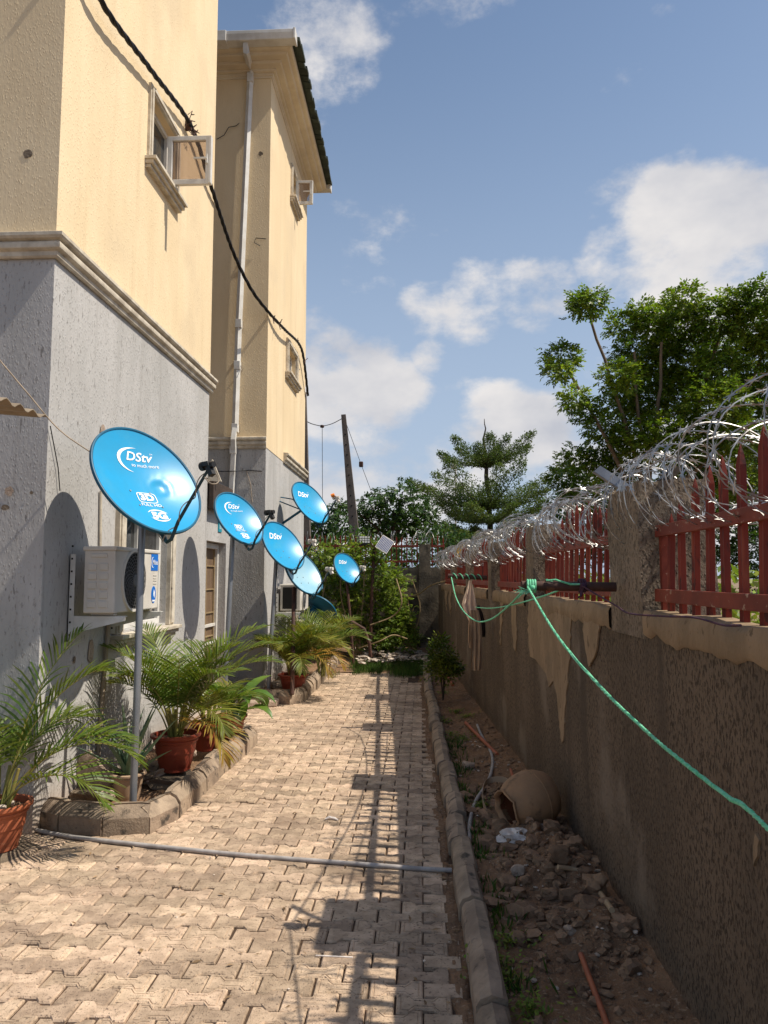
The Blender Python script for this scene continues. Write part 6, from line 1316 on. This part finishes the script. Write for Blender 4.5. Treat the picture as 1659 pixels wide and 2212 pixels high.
pc = atY(831, 1176, YF-.08); u = (atY(846, 1164, YF-.12)-atY(834, 1158, YF-.12)); ang = R(-32); U = Vector((math.cos(ang), .0, math.sin(ang))); V_ = Vector((-math.sin(ang)*.9, .35, math.cos(ang)*.9)).normalized(); Nn = U.cross(V_)
s = 14.5*YF/FPX; m = MB(); m.obox(pc, U*s, V_*s*1.15, Nn*.012); sp = m.build('solar_panel', 'pvcw', g)
q = MB()
for i in range(9): q.obox(pc+U*s*(-.84+i*.21)+Nn*.0135*(1 if Nn.y < 0 else -1), U*s*.075, V_*s*1.03, Nn*.0015)
q.build('cells', 'solar', sp)
# yellow bag caught in the wire and old steel pipe leaning by the shrubs
p = atY(990, 1190, 13.3); m = MB(); m.rock(p, (.07, .05, .09), 5, 2, .6); tag(m.build('plastic_bag', 'yellowbag', smooth=30), 'yellow plastic bag caught in the far razor wire', 'bag')
tube_thing('steel_pipe', [atY(738, 1330, 13.6), atY(787, 1384-25, 13.6), atY(798, 1375+15, 13.6), atY(801, 1420, 13.6)], .03, 'rust', 'bent rusty pipe leaning down by the grass', 'pipe', 8)
# corrugated sheet edge at the left frame side
m = MB(); vs = []; fs = []; n = 26; E = atY(38, 880, 3.6); 
for i in range(n+1):
    y = 3.25+i*.025; z = E.z+.012+.014*math.cos(i*1.25)
    for x, dz in ((E.x, 0), (E.x-1.3, .12)):
        vs += [(x, y, z+dz), (x, y, z+dz-.004)]
for i in range(n): b_ = i*4; c_ = b_+4; fs += [(b_, b_+2, c_+2, c_), (b_+1, c_+1, c_+3, b_+3), (b_, c_, c_+1, b_+1)]
m.add(vs, fs); g = tag(m.build('corrugated_sheet', 'sheet', smooth=60), 'edge of a brown corrugated roof sheet entering at the left', 'roof sheet')
# dry leaves and crumbs blown over the paving
mb = MB(); rl = random.Random(44)
for k in range(330):
    y = rl.uniform(2.4, 12) ; x = rl.uniform(-2.2, kerbx(y)-.02) if k % 3 else kerbx(y)-abs(rl.gauss(0, .12))-.02
    if x < polyx(K1[3:-1], y)+.03 and 4.6 < y < 8.2: continue
    a = rl.uniform(0, 6.28); L_ = rl.uniform(.008, .028); w_ = L_*rl.uniform(.12, .45); d = Vector((math.cos(a), math.sin(a), 0)); n_ = Vector((-d.y, d.x, 0)); p = Vector((x, y, .006))
    mb.add([p-d*L_, p+n_*w_+Vector((0, 0, .006)), p+d*L_+Vector((0, 0, .003)), p-n_*w_+Vector((0, 0, rl.uniform(0, .006)))], [(0, 1, 2), (0, 2, 3)])
tag(mb.build('dry_leaves', 'leaflitter'), 'dry leaf bits and crumbs strewn over the paved path', 'leaf litter', kind='stuff')
# litter on the path
p = atZ(868, 1775-5, 0); m = MB()
p = atZ(717, 1770, .006); m.tube([p+Vector((-.05, .0, 0)), p+Vector((-.02, .014, .01)), p+Vector((.02, .01, .004)), p+Vector((.045, -.01, 0))], [.006, .012, .010, .004], 6); tag(m.build('litter', 'bag'), 'scrap of white plastic on the sunlit paving', 'litter')
a, b_ = atZ(682, 2064, .004), atZ(762, 2068, .004); m = MB(); m.tube([a, b_], .0035, 6); tag(m.build('straw', 'bag'), 'thin white straw lying on the near paving', 'litter')
for o in list(bpy.data.objects):
    if '_o' in o: del o['_o']
